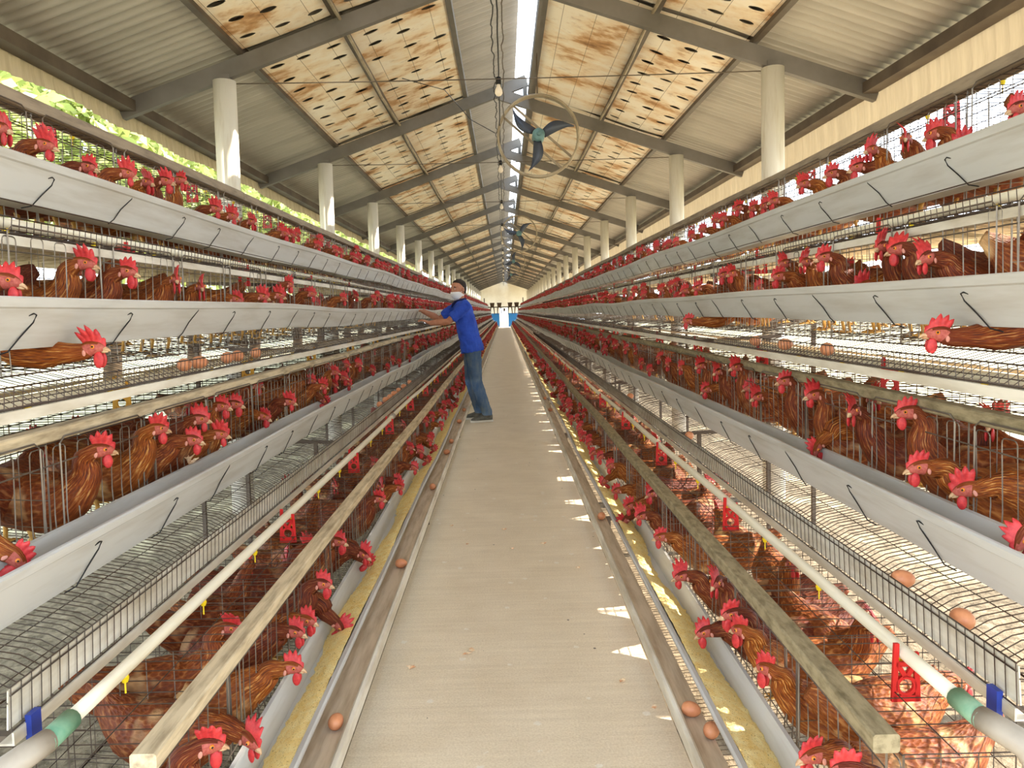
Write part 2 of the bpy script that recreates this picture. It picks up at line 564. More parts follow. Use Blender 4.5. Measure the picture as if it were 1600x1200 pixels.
ys = np.arange(-2.0, YEND + .3, .0127)
corr = .016 * np.clip(np.sin(ys * 2 * math.pi / .1016) * 1.7, -1, 1)
for s in (-1, 1):
    g = Geo()
    xs = np.array([XE + .12, 2.0, 1.0, .38]) if s > 0 else np.array([-(XE + .12), -2.0, -1.0, 0, .2])
    zz = (RZ + .24 - RS * xs) if s > 0 else (RZ + .24 + RS * xs)
    n = len(xs); k = len(ys)
    V = np.stack([np.tile(xs, k), np.repeat(ys, n), np.tile(zz, k) + np.repeat(corr, n)], 1)
    i = np.repeat(np.arange(k - 1), n - 1) * n + np.tile(np.arange(n - 1), k - 1)
    lo = np.stack([i, i + 1, i + n + 1, i + n], 1).ravel()
    g.add(V, (lo, np.full(len(i), 4), np.zeros(len(i), int)))
    tag(obj('ceiling_' + SIDES[s], g, 'roof', smooth=True), 'corrugated metal roof slope over the %s cage rows' % SIDES[s], 'roof', kind='structure')

rows_y = [C0 + BAY * i for i in range(-2, 20)]
raf = {}
for s in (-1, 1):
    g = Geo()
    x_in = .33 if s < 0 else 0.02
    p = (XE * s, 0, rz(XE) + .065); q = (x_in if s < 0 else .02, 0, RZ + .065 + (RS * .33 if s < 0 else 0))
    if s > 0: q = (.0, 0, RZ + .03)
    g.bar(p, q, .055, .13)
    if s < 0:
        g.bar((.31, 0, RZ + .0), (.31, 0, RZ + .2), .05, .05)
    raf[s] = mesh('rafter', g, ['steel'])
for i, y in enumerate(rows_y):
    for s in (-1, 1):
        o = obj('rafter', None, None, data=raf[s], loc=(0, y, 0))
        tag(o, 'grey steel rafter of the %s roof slope, %s from the near end' % (SIDES[s], ordinal(i)), 'rafter', 'rafters under the roof', 'structure')

PUR = [.40, 1.226, 1.965]
for s in (-1, 1):
    for j, x in enumerate(PUR + [2.83]):
        w, h = (.05, .075) if j < 3 else (.11, .08)
        z = rz(x, .175)
        if j == 3: z -= .10
        g = Geo().box((s * x, YEND / 2 - 1, z), (w, YEND + 2, h))
        if j == 0 and s > 0:
            g.box((.36, YEND / 2 - 1, z - .02), (.03, YEND + 2, .12))
        nm = ['inner purlin beside the ridge', 'middle purlin between the stained boards', 'outer purlin at the board edge', 'eave purlin above the curtain'][j]
        tag(obj('purlin', g, 'steel_dark' if j else 'steel'), 'long grey steel %s of the %s roof slope' % (nm, SIDES[s]), 'purlin', 'purlins', 'structure')

# columns
gc = Geo()
gc.tube([(0, 0, -.15), (0, 0, 1.0), (0, 0, 1.81 + EYE)], .085, 24)
gcap = Geo().box((0, 0, 1.83 + EYE), (.1, .07, .05))
me_c = mesh('column', gc, ['column'], True); me_cap = mesh('column_bracket', gcap, ['steel'])
for i, y in enumerate(rows_y[1:]):
    for s in (-1, 1):
        c = obj('column', None, None, data=me_c, loc=(s * XC, y, 0))
        tag(c, 'white round concrete column behind the %s cages, %s from the near end' % (SIDES[s], ordinal(i)), 'column', 'white columns', 'structure')
        obj('column_bracket', None, None, data=me_cap, parent=c)

# stained ceiling boards with slotted holes, one per bay and strip
def board(w, L, holes, seed):
    r = np.random.default_rng(seed); g = Geo(); nu, nv = 3, 10
    cu, cv = w / nu, L / nv
    for a in range(nu):
        for b in range(nv):
            u0, v0 = a * cu, b * cv
            if not holes or r.random() < .12:
                g.add([(u0, v0, 0), (u0 + cu, v0, 0), (u0 + cu, v0 + cv, 0), (u0, v0 + cv, 0)], [(0, 1, 2, 3)])
                continue
            eu, ev = u0 + cu * (.5 + r.uniform(-.1, .1)), v0 + cv * (.5 + r.uniform(-.12, .12))
            pr, el, up = [], [], []
            au, av = r.uniform(.056, .068), r.uniform(.030, .037)
            for k in range(16):
                th = 2 * math.pi * k / 16; c, sn = math.cos(th), math.sin(th); m = max(abs(c), abs(sn))
                pr.append((u0 + cu * (.5 + .5 * c / m), v0 + cv * (.5 + .5 * sn / m), 0))
                el.append((eu + au * c, ev + av * sn, .0)); up.append((eu + au * c, ev + av * sn, .005))
            g.add(pr + el + up, [(k, (k + 1) % 16, 16 + (k + 1) % 16, 16 + k) for k in range(16)] + [(16 + k, 16 + (k + 1) % 16, 32 + (k + 1) % 16, 32 + k) for k in range(16)])
    v = g.V
    for q in v:
        q[:, 2] += .012 * np.sin(q[:, 1] * 3.1 + seed) * np.sin(q[:, 0] / w * math.pi)
    return mesh('ceiling_board', g, ['panel'])


SL = math.atan(RS)
me_b = {}
for strip in (0, 1):
    w = (PUR[strip + 1] - PUR[strip]) / math.cos(SL) - .05
    for hol in (0, 1):
        for sd in range(3):
            me_b[strip, hol, sd] = board(w, BAY - .07, hol, 10 * strip + sd + 5 * hol)
for i, y in enumerate(rows_y[:-1]):
    for s in (-1, 1):
        for strip in (0, 1):
            hol = 0 if (s > 0 and strip == 0 and i < 7) else 1
            o = obj('ceiling_board', None, None, data=me_b[strip, hol, (i * 2 + strip + (s > 0)) % 3])
            x0 = PUR[strip] + .025
            # board lies on top of the purlins, u runs down the slope
            sl = Matrix(((s * math.cos(SL), 0, s * math.sin(SL)), (0, 1, 0), (-math.sin(SL), 0, math.cos(SL))))
            o.matrix_world = Matrix.Translation((s * x0, y + .035, rz(x0, .165))) @ sl.to_4x4()
            where = 'inner' if strip == 0 else 'outer'
            tag(o, '%s stained board, %s strip of the %s roof slope, %s bay from the near end' % ('cream slotted' if hol else 'plain cream', where, SIDES[s], ordinal(i)), 'ceiling board', 'stained ceiling boards')

# curtain valances under the eaves
for s in (-1, 1):
    yy = np.arange(-1.5, YEND, .03)
    zt = rz(XE) + .2; zb = EYE + (1.49 if s < 0 else 1.32)
    x = s * XE + .012 * np.sin(yy * 2 * math.pi / .11) + .01 * np.sin(yy * 1.7)
    g = Geo(); k = len(yy); n = 4
    zz = np.linspace(zt, zb, n)
    V = np.stack([np.repeat(x, n) + s * np.tile([0, .0, .01, .0], k), np.repeat(yy, n), np.tile(zz, k)], 1)
    V[n - 1::n, 2] += .015 * np.sin(yy * 5.3)
    i = np.repeat(np.arange(k - 1), n - 1) * n + np.tile(np.arange(n - 1), k - 1)
    g.add(V, (np.stack([i, i + 1, i + n + 1, i + n], 1).ravel(), np.full(len(i), 4), np.zeros(len(i), int)))
    root = obj('eave_curtain', g, 'curtain', smooth=True)
    tag(root, 'beige ribbed tarp curtain hanging from the %s eave' % SIDES[s], 'curtain')
    obj('curtain_rod', Geo().tube([(s * XE, -1.5, zt - .02), (s * XE, YEND, zt - .02)], .03, 8), 'steel_dark', root)

# end wall with door opening
dw0, dw1, dh = -.44, .36, EYE + .36
g = Geo()
for a, b, c, d in ((-3.0, dw0, EYE - .15, RZ - 1.0), (dw1, 3.0, EYE - .15, RZ - 1.0), (dw0, dw1, dh, RZ - 1.0)):
    g.box(((a + b) / 2, YEND, (c + d) / 2), (b - a, .12, d - c))
g.add([(-3, YEND - .06, RZ - 1.0), (3, YEND - .06, RZ - 1.0), (0, YEND - .06, RZ + .2)], [(0, 1, 2)])
for a, b in ((-3.0, dw0), (dw1, 3.0)):
    g.box(((a + b) / 2, YEND, (EYE - .15) / 2 - .075), (b - a, .13, EYE), 1)
tag(obj('wall_back', g, ['wall_white', 'wall_blue']), 'white gable end wall with blue lower half and open doorway', 'wall', kind='structure')
root = empty('door_1', ((dw0 + dw1) / 2, YEND, 0))
g = Geo()
for x in (dw0 + .02, dw1 - .02):
    g.box((x - (dw0 + dw1) / 2, 0, dh / 2), (.05, .16, dh))
g.box((0, 0, dh - .02), (dw1 - dw0, .16, .05))
obj('door_frame', g, 'wall_white', root); tag(root, 'bright open doorway in the far end wall', 'doorway', kind='structure')

# ------------------------------------------------------------------ trees beyond the curtain
def tree_mesh(seed, rx, rzz, n=3600):
    r = np.random.default_rng(seed); g = Geo()
    d = r.normal(size=(n, 3)); d /= np.linalg.norm(d, axis=1)[:, None]
    rad = r.uniform(.55, 1.05, n) * (1 + .25 * np.sin(d[:, 0] * 5 + seed) * np.sin(d[:, 2] * 4 + 1) + .15 * np.sin(d[:, 1] * 9))
    P = d * rad[:, None] * np.array((rx, rx, rzz))
    A = r.normal(size=(n, 3)); A /= np.linalg.norm(A, axis=1)[:, None]
    B = np.cross(A, r.normal(size=(n, 3))); B /= np.linalg.norm(B, axis=1)[:, None]
    ln = r.uniform(.10, .2, n)[:, None]
    V = np.stack([P - A * ln, P + B * ln * .45, P + A * ln, P - B * ln * .45], 1).reshape(-1, 3)
    g.add(V, (np.arange(4 * n), np.full(n, 4), np.zeros(n, int)))
    return mesh('crown', g, ['leaf'])


crowns = [tree_mesh(k, 1.75, 2.5 + .2 * k, 6000) for k in range(3)]
gt = Geo().tube([(0, 0, -.2), (.08, .05, 1.2), (0, .1, 2.6), (.1, 0, 4.0)], [.2, .16, .13, .07], 10)
for k in range(3):
    gt.tube([(0, .1, 2.2 + .4 * k), (math.cos(k * 2.1) * .8, math.sin(k * 2.1) * .8, 3.4 + .3 * k)], [.07, .03], 7)
me_t = mesh('trunk', gt, ['bark'], True)
for i in range(13):
    o = empty('tree', (-8.4 - random.random() * .5, 1.6 + i * 4.7, 0))
    tag(o, 'sunlit green tree outside beyond the left eave curtain, %s from the near end' % ordinal(i), 'tree', 'trees outside the shed')
    c = obj('crown', None, None, parent=o, data=crowns[i % 3], loc=(0, 0, 5.0)); c.rotation_euler.z = i * 1.3
    obj('trunk', None, None, parent=o, data=me_t)
# ------------------------------------------------------------------ cage rows
TIER = {  # heights from the floor; x from the aisle centre
    4: dict(nm='lowest', xo=.56, zo=EYE - 1.13, xb=.585, zb=EYE - 1.195, xi=.70, zi=EYE - 1.11, fx=.72, bx=1.14, zr=EYE - .84, zf=EYE - 1.215, zfb=EYE - 1.17, lipx=.49, lz0=EYE - 1.225, lz1=EYE - 1.195),
    3: dict(nm='third', xo=1.0, zo=EYE - .497, xb=1.04, zb=EYE - .625, xi=1.13, zi=EYE - .52, fx=1.15, bx=1.58, zr=EYE - .30, zf=EYE - .66, zfb=EYE - .61, lipx=.93, lz0=EYE - .755, lz1=EYE - .67),
    2: dict(nm='second', xo=1.1, zo=EYE + .06, xb=1.14, zb=EYE - .062, xi=1.23, zi=EYE + .04, fx=1.25, bx=1.66, zr=EYE + .24, zf=EYE - .13, zfb=EYE - .08, lipx=1.05, lz0=EYE - .185, lz1=EYE - .135),
    1: dict(nm='top', xo=1.3, zo=EYE + .46, xb=1.34, zb=EYE + .335, xi=1.43, zi=EYE + .44, fx=1.45, bx=1.86, zr=EYE + .65, zf=EYE + .27, zfb=EYE + .31, lipx=1.25, lz0=EYE + .225, lz1=EYE + .27),
}
PIPE = {4: (.85, EYE - .76), 3: (1.3, EYE - .208), 2: (1.33, EYE + .268), 1: (1.62, EYE + .715)}
BEAM = {4: (.69, EYE - .8175, .05, .036), 3: (1.165, EYE - .285, .045, .035), 1: (1.48, EYE + .68, .06, .045)}
ysw = np.concatenate([np.arange(.9, 14, .12), np.arange(14, Y1 + .3, .4)])


def wob(ys, k, amp):
    r = np.random.default_rng(k)
    p = r.uniform(0, 6.28, 4)
    ramp = np.clip((ys - 1.5) / 3, 0.15, 1)
    return amp * ramp * (np.sin(ys * 1.02 + p[0]) * .55 + np.sin(ys * 2.05 + p[1]) * .45 + np.sin(ys * .35 + p[2]) * .6)


def wob_at(y, k, amp):
    return float(wob(np.array([y]), k, amp)[0])


def rc(x, z, r, n=3):      # little rounded strip points
    return [(x + r * math.cos(a), z + r * math.sin(a)) for a in np.linspace(0, math.pi, n)]


for s in (-1, 1):
    side = SIDES[s]
    for k, T in TIER.items():
        key = k * 10 + (s > 0)
        rowname = '%s %s cage row' % (T['nm'], side)
        root = empty('cage_row', (0, 0, 0))
        tag(root, 'rusty wire cage row, the %s tier on the %s of the aisle' % (T['nm'], side), 'cage row', 'wire cage rows')
        fx, bx, zr, zf, zfb, lx = T['fx'], T['bx'], T['zr'], T['zf'], T['zfb'], T['lipx']
        # floor: cross wires that roll out to the lip, long wires
        lz = T['lz0']; le = T['lz1'] - .034 if k == 3 else lz
        bw_ = .60 if s < 0 else .568
        if k == 4: one = Geo().tube([(bx, 0, zfb), (fx, 0, zf), (bw_, 0, lz)], .0013, 3, caps=False)
        else: one = Geo().tube([(bx, 0, zfb), (fx, 0, zf), (lx + .09, 0, (zf * .45 + le * .55)), (lx + .05, 0, le - .002), (lx + .003, 0, le + .004)], .0017 if k == 3 else .0013, 3, caps=False)
        g = Geo()
        st = .024 if k > 2 else .03
        yy = np.concatenate([np.arange(Y0, 22, st), np.arange(22, Y1, st * 3)])
        off = np.stack([0 * yy, yy + rng.uniform(-.002, .002, len(yy)), rng.uniform(-.0015, .0015, len(yy))], 1)
        g.rep(one, off)
        for u in np.linspace(0, 1, 7):
            x = fx + (bx - fx) * u; z = zf + (zfb - zf) * u - .003
            g.tube([(x, Y0, z), (x, Y1, z)], .0016, 4)
        for u in (() if k == 4 else (.35, .75)):
            x = fx + (lx - fx) * u; z = zf + (le - zf) * u - .003
            g.tube([(x, Y0, z), (x, Y1, z)], .0014, 4)
        if k == 4:
            # solid egg belt under the trough
            t = Geo().sweep([(lx + .004, lz - .008), (bw_, lz - .006), (bw_, lz), (lx + .004, lz)], [Y0 - .6, Y1], mat=0)
            t.sweep([(lx - .012, lz - .012), (lx + .006, lz - .012), (lx + .008, lz + .022), (lx + .001, lz + .028), (lx - .009, lz + .024)], np.arange(Y0 - .6, Y1, .5), mat=1)
            t.mirror(s); obj('egg_tray', t, ['tray', 'lip'], root)
        g.mirror(s); obj('floor_mesh', g, 'wire', root)
        # lip
        g = Geo()
        if k != 4:
            one = Geo().tube([(lx, 0, T['lz0']), (lx - .004, 0, T['lz1'])], .0013, 3, caps=False)
            yy = np.arange(Y0, 24, .03); g.rep(one, np.stack([0 * yy, yy, 0 * yy], 1))
            for z in (T['lz0'] + .003, (T['lz0'] + T['lz1']) * .52, T['lz1']):
                g.tube([(lx - .002, Y0, z), (lx - .002, Y1, z)], .002, 4)
            g.mirror(s); obj('egg_guard_mesh', g, 'wire', root)
            g = Geo()
            if k == 3:
                g.sweep([(lx + .006, T['lz0'] + .004), (lx + .009, T['lz0'] + .004), (lx + .004, T['lz1'] - .006), (lx + .001, T['lz1'] - .006)], np.linspace(Y0, Y1, 40))
            g.sweep([(lx - .004, T['lz0'] - .026), (lx + .026, T['lz0'] - .026), (lx + .026, T['lz0'] - .022), (lx, T['lz0'] - .022), (lx, T['lz0'] - .001), (lx - .004, T['lz0'] - .001)], np.linspace(Y0, Y1, 30))
            g.mirror(s); obj('guard_strip', g, 'lip', root)
            if k == 3:
                t = Geo().box((s * (lx - .008), Y0 + .05, T['lz0'] - .012), (.012, .03, .05))
                obj('row_tag', t, 'blue_tag', root)['label'] = 'blue plastic tag'
        # roof
        g = Geo()
        one = Geo().tube([(fx, 0, zr), (bx, 0, zr)], .0015, 3, caps=False)
        yy = np.concatenate([np.arange(Y0, 24, .05), np.arange(24, Y1, .15)]); g.rep(one, np.stack([0 * yy, yy, rng.uniform(-.002, .002, len(yy))], 1))
        for u in np.linspace(0, 1, 5):
            x = fx + (bx - fx) * u
            g.tube([(x, Y0, zr - .003), (x, Y1, zr - .003)], .0017, 4)
        g.mirror(s); obj('roof_mesh', g, 'wire', root)
        # front: rounded wire loops between floor and roof
        g = Geo()
        w = .052; top = zr - .012
        arc = [(fx, w / 2 - .012 + .012 * math.cos(a), top - .012 + .012 * math.sin(a)) for a in np.linspace(0, math.pi / 2, 4)]
        path = [(fx - .004, w / 2, zf), (fx + .004, w / 2, (zf + top) / 2)] + arc + [(x, -y, z) for x, y, z in arc[::-1]] + [(fx + .004, -w / 2, (zf + top) / 2), (fx - .004, -w / 2, zf)]
        one = Geo().tube(path, .0017, 4, caps=False)
        yy = np.concatenate([np.arange(Y0 + .03, 20, .105), np.arange(20, Y1, .21)]); yy = yy + rng.uniform(-.006, .006, len(yy))
        g.rep(one, np.stack([rng.uniform(-.006, .003, len(yy)), yy, rng.uniform(-.008, .003, len(yy))], 1))
        for z in (top - .045, zf + .12, zf + .02):
            g.tube([(fx - .006, Y0, z), (fx - .006, Y1, z)], .002, 4)
        # door frames with rounded corners
        fr = [(fx - .01, -.21, zf + .13), (fx - .01, -.21, top + .005), (fx - .01, -.19, top + .02), (fx - .01, .19, top + .02), (fx - .01, .21, top + .005), (fx - .01, .21, zf + .13)]
        yy = np.arange(Y0 + .25, 18, .5); g.rep(Geo().tube(fr, .0025, 4), np.stack([0 * yy, yy, 0 * yy], 1))
        g.mirror(s); obj('front_grille', g, 'wire_light', root)
        # back
        g = Geo()
        one = Geo().tube([(bx, 0, zfb), (bx, 0, zr)], .0014, 3, caps=False)
        yy = np.arange(Y0, 22, .075); g.rep(one, np.stack([0 * yy, yy, 0 * yy], 1))
        for z in np.linspace(zfb, zr, 5):
            g.tube([(bx, Y0, z), (bx, Y1, z)], .0016, 4)
        g.mirror(s); obj('back_mesh', g, 'wire', root)
        # dividers
        g = Geo()
        for u in np.linspace(0, 1, 7):
            x = fx + (bx - fx) * u; g.tube([(x, 0, zf + (zfb - zf) * u), (x, 0, zr)], .0014 if 0 < u < 1 else .0028, 3)
        for u in np.linspace(.02, .98, 6):
            g.tube([(fx, 0, zf + (zr - zf) * u), (bx, 0, zfb + (zr - zfb) * u)], .0014, 3)
        g.mirror(s); me_d = mesh('divider_mesh', g, ['wire_light'])
        for i in range(20):
            obj('divider_mesh', None, None, root, data=me_d, loc=(0, Y0 + .5 * i, 0))
        far = Geo(); yy = np.arange(Y0 + 10, Y1, .5); far.rep(g, np.stack([0 * yy, yy, 0 * yy], 1))
        tag(obj('divider_mesh', far, 'wire_light', root), kind='stuff')

        # feed trough
        dx = wob(ysw, key, .006); dz = wob(ysw, key + 100, .012 if k < 4 else .006)
        xo, zo, xb, zb, xi, zi = (T[q] for q in ('xo', 'zo', 'xb', 'zb', 'xi', 'zi'))
        prof = [(xo - .004, zo - .024), (xo - .010, zo - .004), (xo - .004, zo), (xo + .010, zo - .003), (xo + .012, zo - .010), (xb + .012, zb + .010), (xi - .022, zb + .008), (xi - .008, zi - .006), (xi - .006, zi + .004), (xi + .004, zi + .006), (xi + .008, zi), (xi + .006, zi - .010), (xi - .002, zi - .012), (xi - .016, zb - .002), (xb + .004, zb), (xo + .002, zo - .028)]
        g = Geo().sweep(prof, ysw, dx, dz).mirror(s)
        tr = obj('feed_trough', g, 'trough')
        tag(tr, 'white sheet feed trough along the %s cages on the %s of the aisle' % (T['nm'], side), 'feed trough', 'feed troughs')
        if k < 4:
            a = np.array((xo, zo)); b = np.array((xb, zb)); nn = np.array((b[1] - a[1], -(b[0] - a[0]))); nn /= np.linalg.norm(nn)
            if nn[0] > 0: nn = -nn
            P = lambda u, e, y: (*( (lambda q: (q[0], y, q[1]))(a + (b - a) * u + nn * e)),)
            for v in range(2):
                hg = Geo()
                if v == 0:
                    pts = [P(.35, .004, .0), P(.30, .008, .012), P(.33, .006, .026), P(.48, .004, .024), P(.75, .004, -.01), P(1.02, .004, -.04), P(1.12, -.01, -.06)]
                else:
                    pts = [P(.10, .005, .055), P(.25, .006, .06), P(.6, .005, .01), P(.9, .004, -.015), P(1.04, .003, -.04)]
                hg.tube([pts[0]] + [p for p in pts[1:]], .0019, 5); hg.mirror(s)
                me_h = mesh('wire_hook', hg, ['steel_dark' if 0 else 'black'])
                for i in range(26):
                    y = 1.75 + .42 * i + random.uniform(-.04, .04)
                    if i % 3 == 2 and v == 0 or i % 3 != 2 and v == 1: continue
                    obj('wire_hook', None, None, tr, data=me_h, loc=(s * wob_at(y, key, .006), y, wob_at(y, key + 100, .012)))
        # wooden rail
        if k in BEAM:
            bxx, bz, bw, bh = BEAM[k]
            g = Geo(); y = Y0
            dxb = lambda q: wob_at(q, key + 200, .006); dzb = lambda q: wob_at(q, key + 300, .007)
            while y < Y1:
                L = random.uniform(2.4, 3.4); n = 8; yy = np.linspace(y, min(y + L - .006, Y1), n)
                o = np.array([dxb(q) for q in yy]); oz = np.array([dzb(q) for q in yy]) + random.uniform(-.003, .003)
                c = .004
                g.sweep([(bxx - bw / 2 + c, bz - bh / 2), (bxx + bw / 2 - c, bz - bh / 2), (bxx + bw / 2, bz - bh / 2 + c), (bxx + bw / 2, bz + bh / 2 - c), (bxx + bw / 2 - c, bz + bh / 2), (bxx - bw / 2 + c, bz + bh / 2), (bxx - bw / 2, bz + bh / 2 - c), (bxx - bw / 2, bz - bh / 2 + c)], yy, o, oz)
                y += L
            g.mirror(s)
            tag(obj('wooden_rail', g, 'rail_shaded' if k == 1 else ('wood' if s < 0 else 'wood_darker')), '%s wooden rail along the front of the %s %s cages' % ('grey, shade-darkened' if k == 1 else ('weathered cream' if s < 0 else 'darker grey'), T['nm'], side), 'rail', 'wooden cage rails')
        # drinking pipe
        px, pz = PIPE[k]; yp = ysw[ysw >= Y0 + .02]
        ox = wob(yp, key + 400, .005); oz = wob(yp, key + 500, .008)
        root = empty('water_pipe'); tag(root, 'white plastic drinking pipe above the %s cages on the %s of the aisle' % (T['nm'], side), 'water pipe', 'drinking pipes')
        g = Geo().tube(np.stack([px + ox, yp, pz + oz], 1), .0155, 12).mirror(s)
        obj('pipe', g, 'pipe', root, True)
        cg = mesh('coupling', Geo().tube([(0, -.04, 0), (0, .04, 0)], .021, 12), ['grey_pvc'], True)
        for y in np.arange(3.9, 40, 5.8):
            y = y + .37 * k
            obj('coupling', None, None, root, data=cg, loc=(s * (px + wob_at(y, key + 400, .005)), y, pz + wob_at(y, key + 500, .008)))
        ng = Geo().tube([(0, 0, -.010), (0, 0, -.022)], .008, 8).tube([(0, 0, -.020), (0, 0, -.030)], [.0095, .006], 8)
        ng.tube([(0, 0, -.03), (0, 0, -.055)], .002, 5)
        me_n = mesh('nipple', ng, ['yellow'])
        for i in range(30):
            y = Y0 + .25 + .42 * i
            obj('nipple', None, None, root, data=me_n, loc=(s * (px + wob_at(y, key + 400, .005)), y, pz + wob_at(y, key + 500, .008)))
        # clip-on bracket plate: two prongs, a web with a round hole, a foot
        bg_ = Geo(); t = .007
        hh = -.105
        for e in (-1, 1):
            bg_.bar((e * .026, 0, hh), (e * .021, 0, .024 if e < 0 else .004), t, .011)
        bg_.bar((-.022, 0, -.022), (.022, 0, -.022), t, .010)
        bg_.bar((-.016, 0, -.026), (-.002, 0, -.050), t, .010); bg_.bar((.016, 0, -.026), (.002, 0, -.050), t, .010)
        ring = []
        for r_ in (.0155, .023):
            for i in range(16):
                ring.append((r_ * math.cos(i * math.pi / 8), r_ * math.sin(i * math.pi / 8)))
        V = [(a_, x_, b_ - .070) for x_ in (-t / 2, t / 2) for a_, b_ in ring]
        bg_.add(V, [(i, (i + 1) % 16, 16 + (i + 1) % 16, 16 + i) for i in range(16)] + [(32 + i, 48 + i, 48 + (i + 1) % 16, 32 + (i + 1) % 16) for i in range(16)] + [(i, 32 + i, 32 + (i + 1) % 16, (i + 1) % 16) for i in range(16)])
        bg_.bar((-.028, 0, -.098), (.028, 0, -.098), t, .014)
        me_br = mesh('bracket', bg_, ['amber_plastic' if (k == 3 and s < 0) else 'red_plastic'])
        for i in range(28):
            y = 2.78 + 1.23 * i - (.1 * k if k < 4 else 0) - (1.23 if (s > 0 and k == 4) else 0)
            o = obj('bracket', None, None, root, data=me_br, loc=(s * (px + wob_at(y, key + 400, .005)), y, pz + wob_at(y, key + 500, .008)))
        if k == 4:
            x = s * px
            obj('end_band', Geo().tube([(x, Y0 - .03, pz), (x, Y0 + .05, pz)], .0205, 14), 'green_tape', root, True)['label'] = 'green painted joint'
            eg = Geo().tube([(x, Y0 - .02, pz), (x + s * .01, Y0 - .06, pz), (x + s * .035, Y0 - .09, pz - .012), (x + s * .05, Y0 - .1, pz - .045), (x + s * .052, Y0 - .1, -.15)], [.022, .023, .025, .025, .022], 14)
            obj('elbow', eg, 'grey_pvc', root, True)['label'] = 'grey elbow and downpipe'
        if k == 3:
            g = Geo().sweep([(1.325, EYE - .262), (1.355, EYE - .262), (1.355, EYE - .258), (1.329, EYE - .258), (1.329, EYE - .232), (1.325, EYE - .232)], np.linspace(Y0, Y1, 20)).mirror(s)
            tag(obj('angle_bar', g, 'trough'), 'pale grey angle bar under the drinking pipe of the third %s cages' % side, 'angle bar', 'angle bars under the pipes')
    # dropping sheets slung under the two upper tiers
    for k, x0, z0, x1, z1 in ((1, 1.46, EYE + .235, 1.92, EYE + .222), (2, 1.26, EYE - .175, 1.92, EYE - .265)):
        yy = np.concatenate([np.arange(Y0 + .1, 20, .08), np.arange(20, Y1, .3)]); n = 6; u = np.linspace(0, 1, n)
        r = np.random.default_rng(60 + k + s)
        Z = z0 + (z1 - z0) * u[None] - .012 * np.sin(u * math.pi)[None] + .006 * np.sin(yy * 4.1 + k)[:, None] * u[None] + r.normal(0, .0015, (len(yy), n))
        X = x0 + (x1 - x0) * u[None] + np.zeros(len(yy))[:, None]; X[:, -1] += r.normal(0, .008, len(yy))
        V = np.stack([X, np.repeat(yy[:, None], n, 1), Z], 2).reshape(-1, 3); m = len(yy)
        i = np.repeat(np.arange(m - 1), n - 1) * n + np.tile(np.arange(n - 1), m - 1)
        g = Geo().add(V, (np.stack([i, i + 1, i + n + 1, i + n], 1).ravel(), np.full(len(i), 4), np.zeros(len(i), int))).mirror(s)
        tag(obj('dropping_sheet', g, 'sheet', smooth=True), 'stained cream dropping sheet slung under the %s %s cages' % (TIER[k]['nm'], side), 'sheet', 'dropping sheets')
    # trestles carrying the cages
    g = Geo()
    for x0, x1, z in ((.5, 1.2, .075), (.95, 1.62, EYE - .79), (1.07, 1.7, EYE - .22), (1.27, 1.92, EYE + .19)):
        g.bar((x0, 0, z), (x1, 0, z + (.03 if z > .2 else 0)), .02, .02)
    for x, z in ((.62, .07), (1.19, EYE - .77), (1.62, EYE - .2), (1.9, EYE + .66)):
        g.bar((x, 0, -.15 if x > 1 else -.14), (x, 0, z), .022, .022)
    g.mirror(s); me_tr = mesh('cage_trestle', g, ['steel_dark'])
    for i in range(21):
        o = obj('cage_trestle', None, None, data=me_tr, loc=(0, Y0 + .04 + i * BAY, 0))
        tag(o, 'thin steel trestle under the %s cages, %s from the near end' % (side, ordinal(i)), 'trestle', 'steel trestles under the cages')

# feed in the lowest troughs
for s in (-1, 1):
    T = TIER[4]; key = 40 + (s > 0)
    yf = np.concatenate([np.arange(.95, 9, .02), np.arange(9, Y1, .1)]); n = 10
    u = np.linspace(0, 1, n)
    r = np.random.default_rng(5 + s)
    wid = .098 + .012 * np.sin(yf * 3.1 + s) + .010 * np.sin(yf * 7.3) + r.normal(0, .003, len(yf))
    dx = wob(yf, key, .006); dz = wob(yf, key + 100, .006)
    X = T['xo'] + .012 + u[None] * wid[:, None] + dx[:, None] + .02 * np.maximum(0, .25 - u[None]) * 0
    hgt = (.052 * (1 - u ** 1.8))[None] * (1 + .12 * np.sin(yf * 5 + 1))[:, None] + r.normal(0, .0022, (len(yf), n))
    Z = T['zb'] + .010 + np.maximum(hgt, -.001) + dz[:, None]
    V = np.stack([X, np.repeat(yf[:, None], n, 1), Z], 2).reshape(-1, 3); k = len(yf)
    i = np.repeat(np.arange(k - 1), n - 1) * n + np.tile(np.arange(n - 1), k - 1)
    g = Geo().add(V, (np.stack([i, i + 1, i + n + 1, i + n], 1).ravel(), np.full(len(i), 4), np.zeros(len(i), int))).mirror(s)
    tag(obj('feed_mash', g, 'feed', smooth=True), 'yellow mash feed lying in the lowest %s trough' % SIDES[s], 'feed', kind='stuff')

# ------------------------------------------------------------------ hens
def cat_rom(P, n):
    P = np.asarray(P, float); k = len(P)
    t = np.linspace(0, k - 1, n); i = np.minimum(t.astype(int), k - 2); f = (t - i)[:, None]
    g = lambda j: P[np.clip(j, 0, k - 1)]
    p0, p1, p2, p3 = g(i - 1), g(i), g(i + 1), g(i + 2)
    return .5 * (2 * p1 + (p2 - p0) * f + (2 * p0 - 5 * p1 + 4 * p2 - p3) * f ** 2 + (3 * p1 - p0 - 3 * p2 + p3) * f ** 3)


